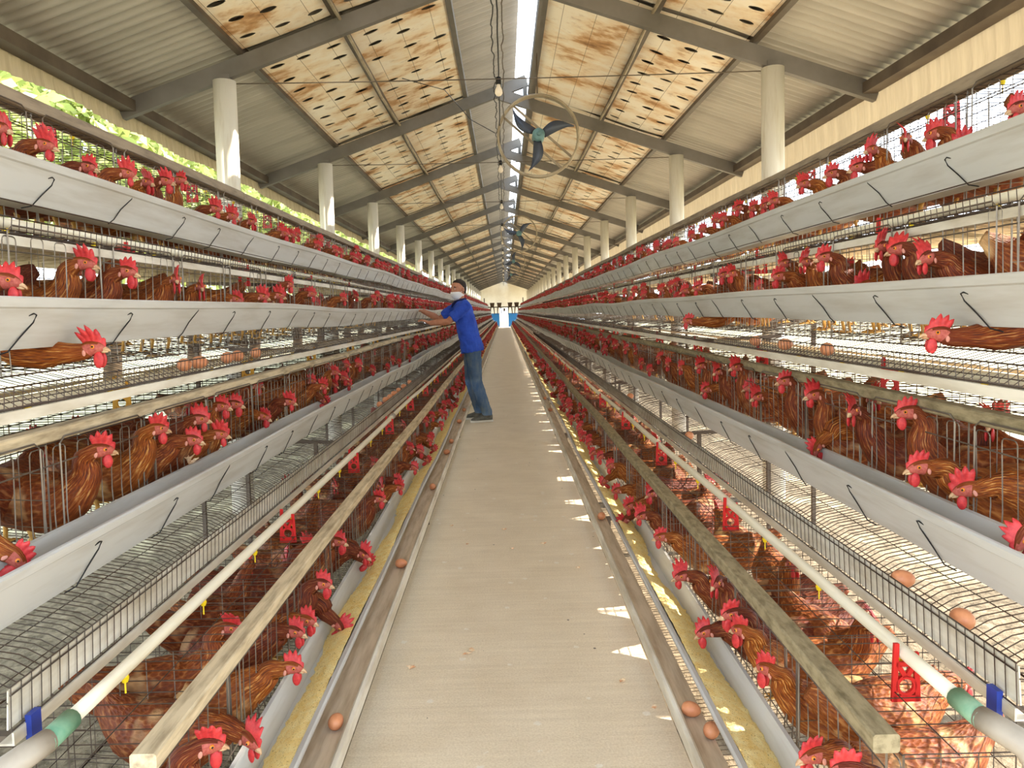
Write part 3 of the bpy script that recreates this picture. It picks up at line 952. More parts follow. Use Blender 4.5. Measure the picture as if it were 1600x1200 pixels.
# pose: head (x, z), head pitch, head yaw, body lift
POSES = {
    'alert': (.045, .335, -.10, .0), 'raised': (.075, .285, -.12, .0), 'turned toward the near end': (.06, .275, -.15, -.75), 'turned away': (.06, .29, -.1, .6),
    'level': (.10, .235, -.15, .1), 'lowered': (.105, .185, -.35, -.15), 'feeding': (.115, .085, -1.0, .1), 'reaching under': (.205, .050, .09, -.1),
}


def hen_geo(hx, hz, pitch, yaw, lod=0, lean=.3, seed=0):
    """dict of Geo: body (materials feather, face), comb, wattles, beak, eyes, lobes, legs. Faces +x; origin at the floor under the cage front."""
    r = random.Random(seed)
    low = hz < .15
    crouch = hx > .18
    nb = np.array((-.025, 0, .185 if not low else (.165 if not crouch else .066)))
    ct, st_ = math.cos(pitch), math.sin(pitch)
    fwd = np.array((ct * math.cos(yaw), ct * math.sin(yaw), st_))
    sidev = np.array((-math.sin(yaw), math.cos(yaw), 0)); upv = np.cross(fwd, sidev)
    H = np.array((hx, 0, hz))
    hb = H - fwd * .026 - upv * .006
    m1 = nb + (H - nb) * .35 + np.array((.006 if not low else .02, 0, .012 if not low else (.02 if not crouch else -.012)))
    m2 = nb + (hb - nb) * .72 + np.array((-.006, 0, .012 if not crouch else -.006))
    # x,y,z, ry, rz, yaw
    C = [(-.385, 0, .262, .006, .020, 0), (-.345, 0, .238, .016, .038, 0), (-.30, 0, .205, .042, .055, 0), (-.235, 0, .172, .070, .074, 0), (-.16, 0, .160, .080, .084, 0),
         (-.09, 0, .160, .074, .082, 0), (-.05, 0, .170, .060, .068, 0), (*(nb + (m1 - nb) * .25), .047, .053, 0), (*m1, .035, .040, yaw * .2), (*m2, .0255, .029, yaw * .6),
         (*hb, .0185, .0215, yaw), (*(H - fwd * .010), .0175, .0205, yaw), (*(H + fwd * .008), .0155, .0175, yaw), (*(H + fwd * .021 - upv * .002), .0105, .0125, yaw), (*(H + fwd * .028 - upv * .004), .0055, .0075, yaw)]
    if crouch: C = [(x, y, z - (.062 if i < 7 else 0), ry, rz_ * (.8 if 5 <= i < 8 else 1), w) for i, (x, y, z, ry, rz_, w) in enumerate(C)]
    nr, ns = {0: (52, 16), 1: (30, 10), 2: (17, 7)}[lod]
    # denser sampling toward the head
    R = cat_rom(C, 160)
    # arc length resample weights: half the rings for the last third
    w = np.linspace(0, 1, nr); idx = np.clip((159 * (1.22 * w - .22 * w * w)), 0, 159)
    idx[0] = 0; idx[-1] = 159
    i0 = np.floor(idx).astype(int); i1 = np.minimum(i0 + 1, 159); f = (idx - i0)[:, None]
    R = R[i0] * (1 - f) + R[i1] * f
    P = R[:, :3]; t = np.gradient(P, axis=0); t /= np.linalg.norm(t, axis=1)[:, None]
    s = np.concatenate([[0], np.cumsum(np.linalg.norm(np.diff(P, axis=0), axis=1))])
    sn = np.where(R[:, 2] > -9, s, s)
    # normalised s: body 0..0.33, neck .33-.5, head > .5
    ib = np.argmin(np.abs(P[:, 0] - nb[0]) + (s > s[-1] * .8)); sb = s[ib]
    fs = np.where(s < sb, s / sb * .36, .36 + (s - sb) / (s[-1] - sb) * .24)
    V = []; A = []
    for i in range(nr):
        sd = np.array((-math.sin(R[i, 5]), math.cos(R[i, 5]), 0)); up = np.cross(t[i], sd); up /= np.linalg.norm(up)
        ry, rzz = max(R[i, 3], .003), max(R[i, 4], .003)
        for j in range(ns):
            th = 2 * math.pi * (j + .5) / ns; c, q = math.cos(th), math.sin(th)
            kx = 1.0
            if fs[i] < .33 and fs[i] > .06 and lod < 2:       # wings stand out a little
                kx += .13 * math.exp(-((q - .35) / .45) ** 2) * math.sin(min(1, (fs[i] - .06) / .2) * math.pi * .5) * (1 if fs[i] < .27 else (.33 - fs[i]) / .06)
            jit = 0 if lod else r.uniform(-.0018, .0018) * (1 if fs[i] < .5 else .25)
            V.append(P[i] + sd * c * (ry * kx + jit) + up * q * (rzz + jit)); A.append((fs[i], c, q))
    Fs, ms = [], []
    for i in range(nr - 1):
        for j in range(ns):
            q = math.sin(2 * math.pi * (j + 1) / ns)
            hs_ = (R[i, :3] - H) @ fwd
            skin = fs[i] > .5 and hs_ > -.016 and q < (.62 if hs_ < .012 else .9)
            Fs.append((i * ns + j, i * ns + (j + 1) % ns, (i + 1) * ns + (j + 1) % ns, (i + 1) * ns + j)); ms.append(1 if skin else 0)
    Fs += [tuple(range(ns - 1, -1, -1)), tuple(range((nr - 1) * ns, nr * ns))]; ms += [0, 1]
    out = {'body': Geo().add(V, Fs, ms, A)}
    W = lambda a, b, c: H + fwd * a + sidev * b + upv * c
    # comb: serrated blade
    nk = {0: 21, 1: 11, 2: 7}[lod]
    sz = r.uniform(.78, 1.2)
    base, mid, top = [], [], []
    for k in range(nk):
        u = k / (nk - 1)
        b0 = np.array((-.022 + u * .050, .0175 - 10.5 * max(0, u - .35) ** 2 * .0022 * 1.6 - (.004 if u < .1 else 0)))
        if u > .6: b0[1] -= (u - .6) * .022
        ang = math.radians(128 - 72 * u)
        env = math.sin(math.pi * min(1, .12 + u * .86)) ** .6
        if lod == 2: tooth = 1 if k % 2 else .6
        else:
            ph = (u * 5.0) % 1.0
            tooth = .60 + .40 * (1 - abs(2 * ph - 1)) ** .8
        h = .039 * sz * env * tooth
        if k in (0, nk - 1): h = .004
        d = np.array((math.cos(ang), math.sin(ang)))
        base.append(b0 - d * .003); mid.append(b0 + d * h * .45); top.append(b0 + d * h)
    V = []
    for row, (pts, th) in enumerate(((base, .0045), (mid, .0034), (top, .0011))):
        for e in (-1, 1):
            for p in pts:
                dh = max(0, p[1] - .016)
                V.append(W(p[0], e * th + lean * dh * dh * 18, p[1]))
    ix = lambda row, e, k: row * 2 * nk + (0 if e < 0 else nk) + k
    Fs = []
    for k in range(nk - 1):
        for row in (0, 1):
            Fs.append((ix(row, -1, k), ix(row, -1, k + 1), ix(row + 1, -1, k + 1), ix(row + 1, -1, k)))
            Fs.append((ix(row, 1, k + 1), ix(row, 1, k), ix(row + 1, 1, k), ix(row + 1, 1, k + 1)))
        Fs.append((ix(2, -1, k), ix(2, -1, k + 1), ix(2, 1, k + 1), ix(2, 1, k)))
    for k in (0, nk - 1):
        for row in (0, 1):
            Fs.append((ix(row, -1, k), ix(row + 1, -1, k), ix(row + 1, 1, k), ix(row, 1, k)))
    out['comb'] = Geo().add(V, Fs)
    nu, nv = {0: (12, 8), 1: (7, 5), 2: (5, 3)}[lod]
    rot = np.stack([fwd, sidev, upv], 1)
    ws = r.uniform(.8, 1.1)
    # wattles hang straight down
    rw = np.stack([np.array((fwd[0], fwd[1], 0)) / (math.hypot(fwd[0], fwd[1]) + 1e-9), sidev, np.array((0, 0, 1.0))], 1) if pitch > -.6 else rot
    hang = rw[:, 2]
    out['wattle'] = []
    for e in (-1, 1):
        c = W(.014, e * .008, -.016) - hang * .014 * ws
        g = Geo().ball(c, (.0125 * ws, .0042, .020 * ws), nu, nv, rot=rw)
        out['wattle'].append(g)
    # beak
    n = {0: 9, 1: 6, 2: 5}[lod]
    path = [W(.019, 0, -.004), W(.026, 0, -.0045), W(.033, 0, -.0065), W(.039, 0, -.0100), W(.0415, 0, -.0135)]
    g = Geo().tube(path, [.0074, .0068, .0050, .0028, .0008], n)
    if lod == 0:
        g.tube([W(.020, 0, -.0105), W(.027, 0, -.0115), W(.0355, 0, -.0132)], [.0052, .0044, .0012], n)
    out['beak'] = g
    if lod < 2:
        out['eye'] = []; out['lobe'] = []
        for e in (-1, 1):
            g = Geo().ball(W(.005, e * .0147, .0035), .0052, nu, nv, 0)
            g.ball(W(.006, e * .0182, .0037), .0027, max(6, nu - 4), nv, 1)
            out['eye'].append(g)
            out['lobe'].append(Geo().ball(W(-.017, e * .0172, -.010), (.0048, .0024, .0082), nu, nv, rot=rot))
    out['leg'] = []
    for e in (-1, 1):
        g = Geo(); x = -.13 + e * .012
        n = 7 if lod == 0 else 4
        g.tube([(x, e * .038, .11), (x + .012, e * .038, .065), (x, e * .036, .012)], [.011, .0065, .006], n)
        for a in (-.5, 0, .5, math.pi):
            L = .045 if a != math.pi else .022
            g.tube([(x, e * .036, .010), (x + L * .6 * math.cos(a), e * .036 + L * .6 * math.sin(a), .008), (x + L * math.cos(a), e * .036 + L * math.sin(a), .003)], [.0055, .0045, .002], n)
        out['leg'].append(g)
    return out


PNAMES = list(POSES)
VARS = {}      # (pose, variant) -> dict part -> mesh, detailed
SINGLE = {}    # joined lod1 mesh
SRC2 = {}      # joined lod2 Geo
HEN_M = ['feather', 'face', 'comb', 'beak', 'eye', 'pupil', 'lobe', 'shank']


def joined(d, legs=True):
    g = Geo().join(d['body'])
    g.join(d['comb'], 2)
    for w in d['wattle']: g.join(w, 2)
    g.join(d['beak'], 3)
    for e in d.get('eye', ()):
        v, l, t, m, a = e.flat(); g.add(v, (l, t, m + 4))
    for e in d.get('lobe', ()): g.join(e, 6)
    if legs:
        for e in d['leg']: g.join(e, 7)
    return g


for pn, (hx, hz, pi_, ya) in POSES.items():
    for v in range(2):
        ya2 = ya + (.22 if v else -.12); ln = (.5, -.9)[v]
        d = hen_geo(hx, hz + (.012 if v else 0), pi_, ya2, 0, ln, 11 * v + len(pn))
        ms = {'body': mesh('hen', d['body'], ['feather', 'face'], True), 'comb': mesh('comb', d['comb'], ['comb'], True), 'beak': mesh('beak', d['beak'], ['beak'], True)}
        ms['wattle'] = [mesh('wattle', x, ['comb'], True) for x in d['wattle']]
        ms['eye'] = [mesh('eye', x, ['eye', 'pupil'], True) for x in d['eye']]
        ms['lobe'] = [mesh('earlobe', x, ['lobe'], True) for x in d['lobe']]
        ms['leg'] = [mesh('leg', x, ['shank'], True) for x in d['leg']]
        VARS[pn, v] = ms
        SINGLE[pn, v] = mesh('hen', joined(hen_geo(hx, hz + (.012 if v else 0), pi_, ya2, 1, ln, 11 * v + len(pn))), HEN_M, True)
        SRC2[pn, v] = joined(hen_geo(hx, hz, pi_, ya2, 2, ln, 11 * v + len(pn)), legs=False)

# heads seen in the photograph: (x, y) of the eye, pose or None
HERO = {
    (-1, 1): [(18, 208), (62, 234), (130, 262), (190, 277), (240, 290), (262, 288), (330, 331), (356, 342), (400, 350), (440, 366), (492, 385), (520, 392), (548, 404)],
    (-1, 2): [(2, 440), (203, 425), (284, 436), (322, 448), (372, 470), (404, 468), (430, 466), (457, 448), (482, 462), (532, 470), (560, 465), (580, 470), (610, 472), (150, 545, 'reaching under')],
    (-1, 3): [(172, 710), (258, 676), (294, 688), (336, 684), (322, 655), (362, 635), (416, 655), (446, 632), (508, 630, 'feeding'), (525, 585), (545, 600), (583, 580), (606, 575), (624, 568), (640, 560), (30, 880, 'feeding')],
    (-1, 4): [(572, 866), (508, 912), (447, 1043), (595, 783), (618, 765), (648, 722), (652, 705), (668, 712, 'feeding'), (672, 688), (690, 676), (696, 650), (706, 640), (60, 1110)],
    (1, 1): [(1450, 210), (1405, 222), (1352, 235), (1347, 262), (1298, 272), (1262, 292), (1215, 318), (1190, 322), (1172, 326), (1135, 345), (1085, 372), (1060, 380), (1030, 388)],
    (1, 2): [(1392, 396), (1365, 385), (1285, 390), (1248, 410), (1222, 432), (1095, 450), (1075, 455), (1030, 455), (1010, 462), (985, 470), (960, 468), (1462, 522, 'reaching under'), (1074, 502, 'reaching under')],
    (1, 3): [(1447, 730), (1396, 645), (1322, 648), (1255, 623), (1272, 690, 'feeding'), (1212, 596), (1138, 578), (1114, 585), (1085, 575), (1060, 575), (1040, 570), (1015, 580), (975, 545), (960, 540), (1590, 850, 'feeding')],
    (1, 4): [(1318, 1165), (1186, 1045), (1146, 985), (1098, 993, 'lowered'), (1138, 946), (1108, 900), (1072, 905), (1008, 810), (974, 815, 'feeding'), (982, 778), (962, 770), (942, 728, 'feeding'), (925, 715), (908, 695), (905, 672), (893, 668)],
}
hens = []       # dicts: side, tier, x, y, z, rot, pose, var, inner
for (s, k), lst in HERO.items():
    T = TIER[k]; used = []
    for h in lst:
        hp = h[2] if len(h) > 2 else None
        X = s * (T['fx'] - .075)
        p = at_x(h[0], h[1], X)
        dz = p.z - T['zf']
        if hp is None:
            cand = [q for q in PNAMES if q not in ('feeding', 'reaching under') and not (q == 'alert' and k in (2, 4))]
            hp = min(cand, key=lambda q: abs(POSES[q][1] - dz) + random.uniform(0, .02))
        hx, hz = POSES[hp][:2]
        if hp == 'reaching under': p = at_x(h[0], h[1], s * (T['fx'] - hx))
        elif hp in ('feeding', 'lowered'):
            p = at_x(h[0], h[1], s * (T['fx'] - hx + (.055 if k < 4 else 0)))
            dz = p.z - T['zf']
        off = max(-.03, min(.05 if k in (1, 3) else .015, dz - hz)) if hp != 'reaching under' else 0.0
        yaw = random.uniform(-.22, .22)
        hens.append(dict(s=s, k=k, x=s * (T['fx'] + .006 + (.055 if k < 4 and hp in ('feeding', 'lowered') else 0)), y=p.y + hx * math.sin(yaw) * (1 if s > 0 else -1), z=T['zf'] + max(off, .0) * 1.0 + min(off, 0), rot=yaw + (0 if s < 0 else math.pi), pose=hp, var=random.randrange(2), inner=False, hero=True))
        used.append(p.y)
    used = [u for u in used]
    far = max(used); y = Y0 + .12
    while y < Y1 - .3:
        gap = random.choice((.085, .10, .12, .14, .19, .30)) if y < 9 else random.choice((.09, .11, .13, .16, .24))
        y += gap
        if y < far and (min(abs(y - u) for u in used) < .13 or random.random() < .45): continue
        pn = random.choice({1: ('raised', 'level', 'raised', 'lowered', 'alert'), 2: ('lowered', 'raised', 'level', 'turned toward the near end', 'turned away', 'raised'), 3: ('alert', 'raised', 'level', 'turned toward the near end', 'turned away', 'lowered'), 4: ('raised', 'level', 'lowered', 'feeding', 'level', 'turned toward the near end')}[k])
        back = random.uniform(0, .05) + (.04 if k < 4 and pn in ('feeding', 'lowered') else 0)
        hens.append(dict(s=s, k=k, x=s * (T['fx'] + .006 + back), y=y, z=T['zf'] + random.uniform(0, .015), rot=random.uniform(-.35, .35) + (0 if s < 0 else math.pi), pose=pn, var=random.randrange(2), inner=False, hero=False))
    # hens standing inside
    y = Y0 + .2
    while y < Y1 - .4:
        y += random.uniform(.26, .5) if y < 8 else random.uniform(.4, .8)
        if k in (1, 2) and random.random() < .35: continue
        pn = random.choice(('raised', 'level', 'lowered', 'turned away', 'turned toward the near end', 'level'))
        rot = random.choice((math.pi / 2, -math.pi / 2, 0, math.pi)) + random.uniform(-.5, .5)
        xc = T['fx'] + .25 + random.uniform(-.03, .05)      # centre of the bird
        c, q = math.cos(rot), math.sin(rot)
        hens.append(dict(s=s, k=k, x=s * xc + .13 * c, y=y + .13 * q, z=T['zf'] + .03, rot=rot, pose=pn, var=random.randrange(2), inner=True, hero=False))

near = sorted((h for h in hens), key=lambda h: h['y'] + (1.2 if h['inner'] else 0) + (0 if h['hero'] else .3) + (.8 if h['inner'] and h['k'] < 3 else 0))
solo = near[:300]; rest = near[300:]
solo.sort(key=lambda h: h['y'])
cnt = {}
DETAIL = 125
det = set(id(h) for h in sorted(solo, key=lambda h: h['y'] + (1.5 if h['inner'] else 0))[:DETAIL])
HEADW = {'alert': 'head held high', 'raised': 'head raised', 'turned toward the near end': 'head turned nearer', 'turned away': 'head turned away', 'level': 'head level', 'lowered': 'head lowered', 'feeding': 'pecking down', 'reaching under': 'head out underneath it'}
for h in solo:
    key = (h['s'], h['k'], h['inner']); i = cnt.get(key, 0); cnt[key] = i + 1
    ms = VARS[h['pose'], h['var']]
    full = id(h) in det
    o = bpy.data.objects.new('hen', ms['body'] if full else SINGLE[h['pose'], h['var']])
    COL.objects.link(o); o.location = (h['x'], h['y'], h['z']); o.rotation_euler = (0, 0, h['rot'])
    if h['inner']:
        lab = 'brown hen standing inside the %s %s cages, %s inside from the near end' % (TIER[h['k']]['nm'], SIDES[h['s']], ordinal(i))
    else:
        lab = 'brown hen, %s at the %s %s trough from the near end, %s' % (ordinal(i), TIER[h['k']]['nm'], SIDES[h['s']], HEADW[h['pose']])
    tag(o, lab, 'hen', 'hens %s the %s %s cages' % ('inside' if h['inner'] else 'at the front of', TIER[h['k']]['nm'], SIDES[h['s']]))
    if full:
        parts = [('comb', ms['comb']), ('beak', ms['beak'])] + [('wattle', x) for x in ms['wattle']] + [('eye', x) for x in ms['eye']] + [('earlobe', x) for x in ms['lobe']]
        if h['k'] < 3 or h['inner'] or h['y'] < 2.6: parts += [('leg', x) for x in ms['leg']]
        for nm, me in parts:
            c = bpy.data.objects.new(nm, me); COL.objects.link(c); c.parent = o
g = Geo()
for h in rest:
    c, q = math.cos(h['rot']), math.sin(h['rot'])
    M4 = np.array(((c, -q, 0, h['x']), (q, c, 0, h['y']), (0, 0, 1, h['z']), (0, 0, 0, 1)))
    g.place(SRC2[h['pose'], h['var']], [M4])
tag(obj('hen_flock', g, HEN_M, smooth=True), 'brown hens with red combs farther along all the cage rows', 'hens', kind='stuff')

# ------------------------------------------------------------------ eggs
V = []
nu, nv = 20, 14
for i in range(nv + 1):
    ph = math.pi * i / nv
    rr = math.sin(ph) * .0222 * (1 + .10 * math.cos(ph)) ; xx = -.029 * math.cos(ph)
    for j in range(nu):
        V.append((xx, rr * math.cos(2 * math.pi * j / nu), rr * math.sin(2 * math.pi * j / nu)))
ge = Geo().add(V, [(i * nu + j, i * nu + (j + 1) % nu, (i + 1) * nu + (j + 1) % nu, (i + 1) * nu + j) for i in range(nv) for j in range(nu)])
me_egg = mesh('egg', ge, ['egg'], True)
EGGS = [('left tray', -1, 4, [(525, 1127), (630, 880), (679, 760), (699, 706), (711, 689), (721, 658), (728, 640)]),
        ('right tray', 1, 4, [(1080, 1108), (1122, 1140), (940, 806), (860, 640), (851, 622)]),
        ('third left guard', -1, 3, [(593, 633), (603, 627), (609, 622), (616, 618), (623, 613), (631, 607), (640, 600)]),
        ('third right guard', 1, 3, [(1503, 958), (1411, 889), (1077, 668), (985, 618)]),
        ('second right guard', 1, 2, [(1227, 536), (1293, 537), (1180, 528)]),
        ('second left guard', -1, 2, [(289, 579), (312, 574), (356, 566), (372, 562), (400, 556)])]
for nm, s, k, lst in EGGS:
    T = TIER[k]
    pts = []
    for a, b in lst:
        if k == 4:
            p = at_z(a, b, T['lz0'] + .024); p.x = s * min(max(abs(p.x), T['lipx'] + .038), T['xo'] + .0)
        else:
            p = at_x(a, b, s * (T['lipx'] + .032)); p.z = (T['lz1'] - .034 + .025) if k == 3 else T['lz0'] + .032
        pts.append(p)
    pts.sort(key=lambda p: p.y)
    for i, p in enumerate(pts):
        o = obj('egg', None, None, data=me_egg, loc=p)
        o.rotation_euler = (0, 0, random.uniform(-.7, .7) + (0 if i % 2 else 1.2))
        where = 'on the lowest %s egg tray' % SIDES[s] if k == 4 else 'behind the %s %s egg guard' % (T['nm'], SIDES[s])
        tag(o, 'brown egg %s, %s from near end' % (where, ordinal(i)), 'egg', 'eggs on the %s' % nm)

# loose feather on the rim of the third left trough
p = at_x(296, 740, -1.13)
g = Geo()
for i in range(9):
    a = -.9 + i * .22; L = .022 + .012 * math.sin(i * 1.9)
    g.tube([(0, 0, 0), (L * .6 * math.cos(a + 1.2), .3 * L * math.sin(i), L * .6 * abs(math.sin(a + 1.2)) + .004), (L * math.cos(a + 1.2), .6 * L * math.sin(i * 2.0), L * .9 * abs(math.sin(a + 1.2)) + .003)], [.002, .0055, .001], 5)
tag(obj('feather', g, 'feather_loose', loc=(-1.13, p.y, TIER[3]['zi'] + .008)), 'tuft of pale down feathers on the rim of the third left trough', 'feather')

# small white down feathers lying on the aisle
for i, (a, b) in enumerate([(788, 828), (728, 850), (706, 822), (800, 858), (742, 1016), (728, 1020), (905, 888), (968, 1063), (1018, 1105), (850, 850), (640, 1045)]):
    p = at_z(a, b, .004)
    r = np.random.default_rng(i); g = Geo()
    L = r.uniform(.014, .026)
    for j in range(5):
        e = (j - 2) * .35
        g.tube([(0, 0, 0), (L * .5 * math.cos(e), L * .5 * math.sin(e), .004), (L * math.cos(e * 1.3), L * math.sin(e * 1.3), .003 + .002 * (j % 2))], [.0012, .0034, .0008], 5)
    o = obj('down_feather', g, 'feather_loose', loc=p); o.rotation_euler.z = r.uniform(0, 6.28)
    tag(o, 'tiny white down feather on the concrete aisle, %s of the scattered ones' % ordinal(i), 'feather', 'down feathers on the aisle')

# ------------------------------------------------------------------ wires, cables, lamps, conduits, fans
for i, y in enumerate(rows_y[1:16]):
    z = EYE + 1.80
    g = Geo().tube([(x, y + .03, z - .012 * (1 - (x / XC) ** 2)) for x in np.linspace(-XC, XC, 13)], .0045, 5)
    tag(obj('tie_wire', g, 'steel_dark'), 'dark tie wire stretched across between columns, %s from the near end' % ordinal(i), 'tie wire', 'tie wires between the columns')
yy = np.arange(0.5, 52, .05)
for j, (x, nm) in enumerate(((-.035, 'twisted'), (0.0, 'straight'), (.035, 'kinked'))):
    r = np.random.default_rng(j + 3)
    jx = np.convolve(r.normal(0, .010, len(yy)), np.ones(3) / 3, 'same') * (0.15 if j == 1 else 1.0)
    g = Geo().tube(np.stack([x + jx, yy, EYE + 1.835 + jx * .5 + .012 * np.sin(yy * 2.05)], 1), .0042 if j != 1 else .0055, 5)
    tag(obj('power_cable', g, 'black' if j != 2 else 'steel_dark'), '%s dark overhead cable running under the ridge' % nm, 'cable', 'overhead cables')
gs = mesh('socket', Geo().tube([(0, 0, .055), (0, 0, .05), (0, 0, 0), (0, 0, -.004)], [.012, .02, .022, .02], 12), ['black'], True)
gb = mesh('bulb', Geo().tube([(0, 0, 0), (0, 0, -.02), (0, 0, -.045), (0, 0, -.07), (0, 0, -.088), (0, 0, -.095)], [.014, .016, .028, .031, .02, .002], 14), ['glass_bulb'], True)
for i, y in enumerate(rows_y[1:14]):
    o = empty('light_bulb', (-.002, y + .08, EYE + 1.765)); tag(o, 'unlit white bulb in a black socket below the ridge, %s from the near end' % ordinal(i), 'light bulb', 'bulbs under the ridge')
    obj('socket', None, None, o, data=gs); obj('bulb', None, None, o, data=gb)
for s in (-1, 1):
    y2 = np.arange(-1, YEND - 1, .12); r = np.random.default_rng(20 + s)
    jx = np.convolve(r.normal(0, .02, len(y2)), np.ones(7) / 7, 'same'); sag = .035 * np.abs(np.sin((y2 - C0) / BAY * math.pi))
    x = PUR[1] - .035
    g = Geo().tube(np.stack([s * (x + jx), y2, rz(x, .115) - sag + jx], 1), .014, 8)
    tag(obj('conduit', g, 'fan_ring', smooth=True), 'wavy grey conduit under the middle purlin of the %s roof slope' % SIDES[s], 'conduit', 'conduits under the roof')
# stray wire
g = Geo().tube([(-.95, 7.4, rz(.95, .1)), (-.55, 7.6, rz(.5, -.12)), (-.3, 7.7, EYE + 1.98), (-.05, 7.8, EYE + 1.86)], .004, 5)
tag(obj('stray_cable', g, 'black'), 'thin cable hanging from the left conduit toward the ridge cables', 'cable')

def fan(x, y, z, label, rot):
    root = empty('ring_fan', (x, y, z)); tag(root, label, 'fan', 'ring fans under the ridge')
    R = .4; n = 40
    g = Geo(); prof = [(R - .012, -.035), (R + .004, -.04), (R + .012, -.03), (R + .012, .03), (R + .004, .04), (R - .012, .035)]
    V = [(pr * math.cos(2 * math.pi * i / n), py, pr * math.sin(2 * math.pi * i / n)) for i in range(n) for pr, py in prof]
    m = len(prof)
    g.add(V, [(i * m + j, i * m + (j + 1) % m, ((i + 1) % n) * m + (j + 1) % m, ((i + 1) % n) * m + j) for i in range(n) for j in range(m)])
    obj('ring', g, 'fan_ring', root, True)
    c = math.cos(math.radians(-42)); q = math.sin(math.radians(-42))
    for off, yy_ in ((-.075, .05), (.075, .05)):
        L = math.sqrt(R * R - off * off)
        a = np.array((-L * c - off * q, yy_, -L * q + off * c)); b = np.array((L * c - off * q, yy_, L * q + off * c))
        obj('support_bar', Geo().bar(a, b, .014, .022), 'fan_ring', root)
    obj('motor', Geo().tube([(0, -.10, 0), (0, -.09, 0), (0, .10, 0), (0, .11, 0)], [.05, .062, .062, .05], 20).tube([(0, -.13, 0), (0, -.1, 0)], .02, 12), 'fan_motor', root, True)
    for kk in range(3):
        a0 = math.radians(18 + 120 * kk + rot)
        V = []; ns_ = 14
        for i in range(ns_):
            u = i / (ns_ - 1); rr = .055 + u * .31
            w = .030 + .022 * math.sin(math.pi * min(1, u * 1.1 + .12)) - .028 * u ** 4
            curve = .055 * math.sin(u * math.pi * .9) - .05 * u
            for e, tw in ((-1, .022 * (1 - .5 * u)), (1, -.022 * (1 - .5 * u))):
                for yo in (-.004, .004):
                    px, pz = rr, curve + e * w
                    V.append((px * math.cos(a0) - pz * math.sin(a0), -.04 + tw + yo, px * math.sin(a0) + pz * math.cos(a0)))
        Fs = []
        for i in range(ns_ - 1):
            b = i * 4; d = b + 4
            Fs += [(b, b + 2, d + 2, d), (b + 1, d + 1, d + 3, b + 3), (b, d, d + 1, b + 1), (b + 2, b + 3, d + 3, d + 2)]
        Fs += [(0, 1, 3, 2), (ns_ * 4 - 4, ns_ * 4 - 2, ns_ * 4 - 1, ns_ * 4 - 3)]
        obj('blade', Geo().add(V, Fs), 'fan_blade', root, True)
    hz_ = rz(x, .15) - z
    obj('hanger_rod', Geo().tube([(0, 0, R), (0, 0, hz_)], .007, 6), 'steel_dark', root)


pf = at_y(841, 213, 7.45)
fan(pf.x, 7.45, pf.z, 'large ring fan with dark blades hanging nearest the viewer under the ridge', 0)
fan(pf.x - .01, 7.45 + 9.2, pf.z, 'second ring fan hanging under the ridge behind the large one', 25)
fan(pf.x - .02, 7.45 + 18.4, pf.z, 'third small ring fan farther under the ridge', 60)
fan(pf.x - .02, 7.45 + 27.6, pf.z, 'fourth tiny ring fan far under the ridge', 95)

# feed cart at the far end
root = empty('feed_cart', (0, 60.5, 0)); tag(root, 'dark feed cart with four hoppers straddling the aisle at the far end', 'feed cart')
zb_ = EYE + .37
g = Geo().bar((-1.5, 0, zb_), (1.5, 0, zb_), .06, .08)
for x in (-1.62, 1.55):
    g.bar((x, 0, zb_ - .1), (x, 0, zb_ + .75), .08, .08)
    g.bar((x, 0, zb_), (math.copysign(1.5, x), 0, zb_), .07, .07)
obj('gantry_frame', g, 'steel_dark', root)
for x in (-.98, -.40, .48, 1.02):
    a, b = .2, .14; hh = .32; V = [(x + e * a, f * .2, zb_ + .04 + hh) for e in (-1, 1) for f in (-1, 1)] + [(x + e * b, f * .14, zb_ + .04) for e in (-1, 1) for f in (-1, 1)]
    hp = obj('hopper', Geo().add(V, [(0, 1, 3, 2), (4, 6, 7, 5), (0, 2, 6, 4), (1, 5, 7, 3), (0, 4, 5, 1), (2, 3, 7, 6)]), 'hopper', root)
    for e in (-1, 1):
        obj('feed_tube', Geo().tube([(x + e * .12, 0, zb_ + .04), (x + e * .16, 0, zb_ - .35), (x + e * .17, 0, zb_ - .6)], [.05, .035, .03], 8), 'hopper', hp)
obj('drive_motor', Geo().box((0, 0, zb_ - .2), (.16, .16, .2)).tube([(0, 0, zb_ - .3), (0, 0, zb_ - .42)], [.07, .03], 10), 'hopper', root)

# ------------------------------------------------------------------ the person
def loft(rings, n=20):
    """rings: (centre, a-axis vector, b-axis vector)"""
    g = Geo(); V = []
    for c, a, b in rings:
        c, a, b = np.array(c, float), np.array(a, float), np.array(b, float)
        for j in range(n):
            th = 2 * math.pi * j / n; V.append(c + a * math.cos(th) + b * math.sin(th))
    k = len(rings)
    return g.add(V, [(i * n + j, i * n + (j + 1) % n, (i + 1) * n + (j + 1) % n, (i + 1) * n + j) for i in range(k - 1) for j in range(n)] + [tuple(range(n - 1, -1, -1)), tuple(range((k - 1) * n, k * n))])


def remeshed(name, g, m, parent, vox, smooth=4):
    o = obj(name, g, m, parent, True)
    md = o.modifiers.new('Remesh', 'REMESH'); md.mode = 'VOXEL'; md.voxel_size = vox; md.use_smooth_shade = True
    sm = o.modifiers.new('Smooth', 'SMOOTH'); sm.factor = .5; sm.iterations = smooth
    return o


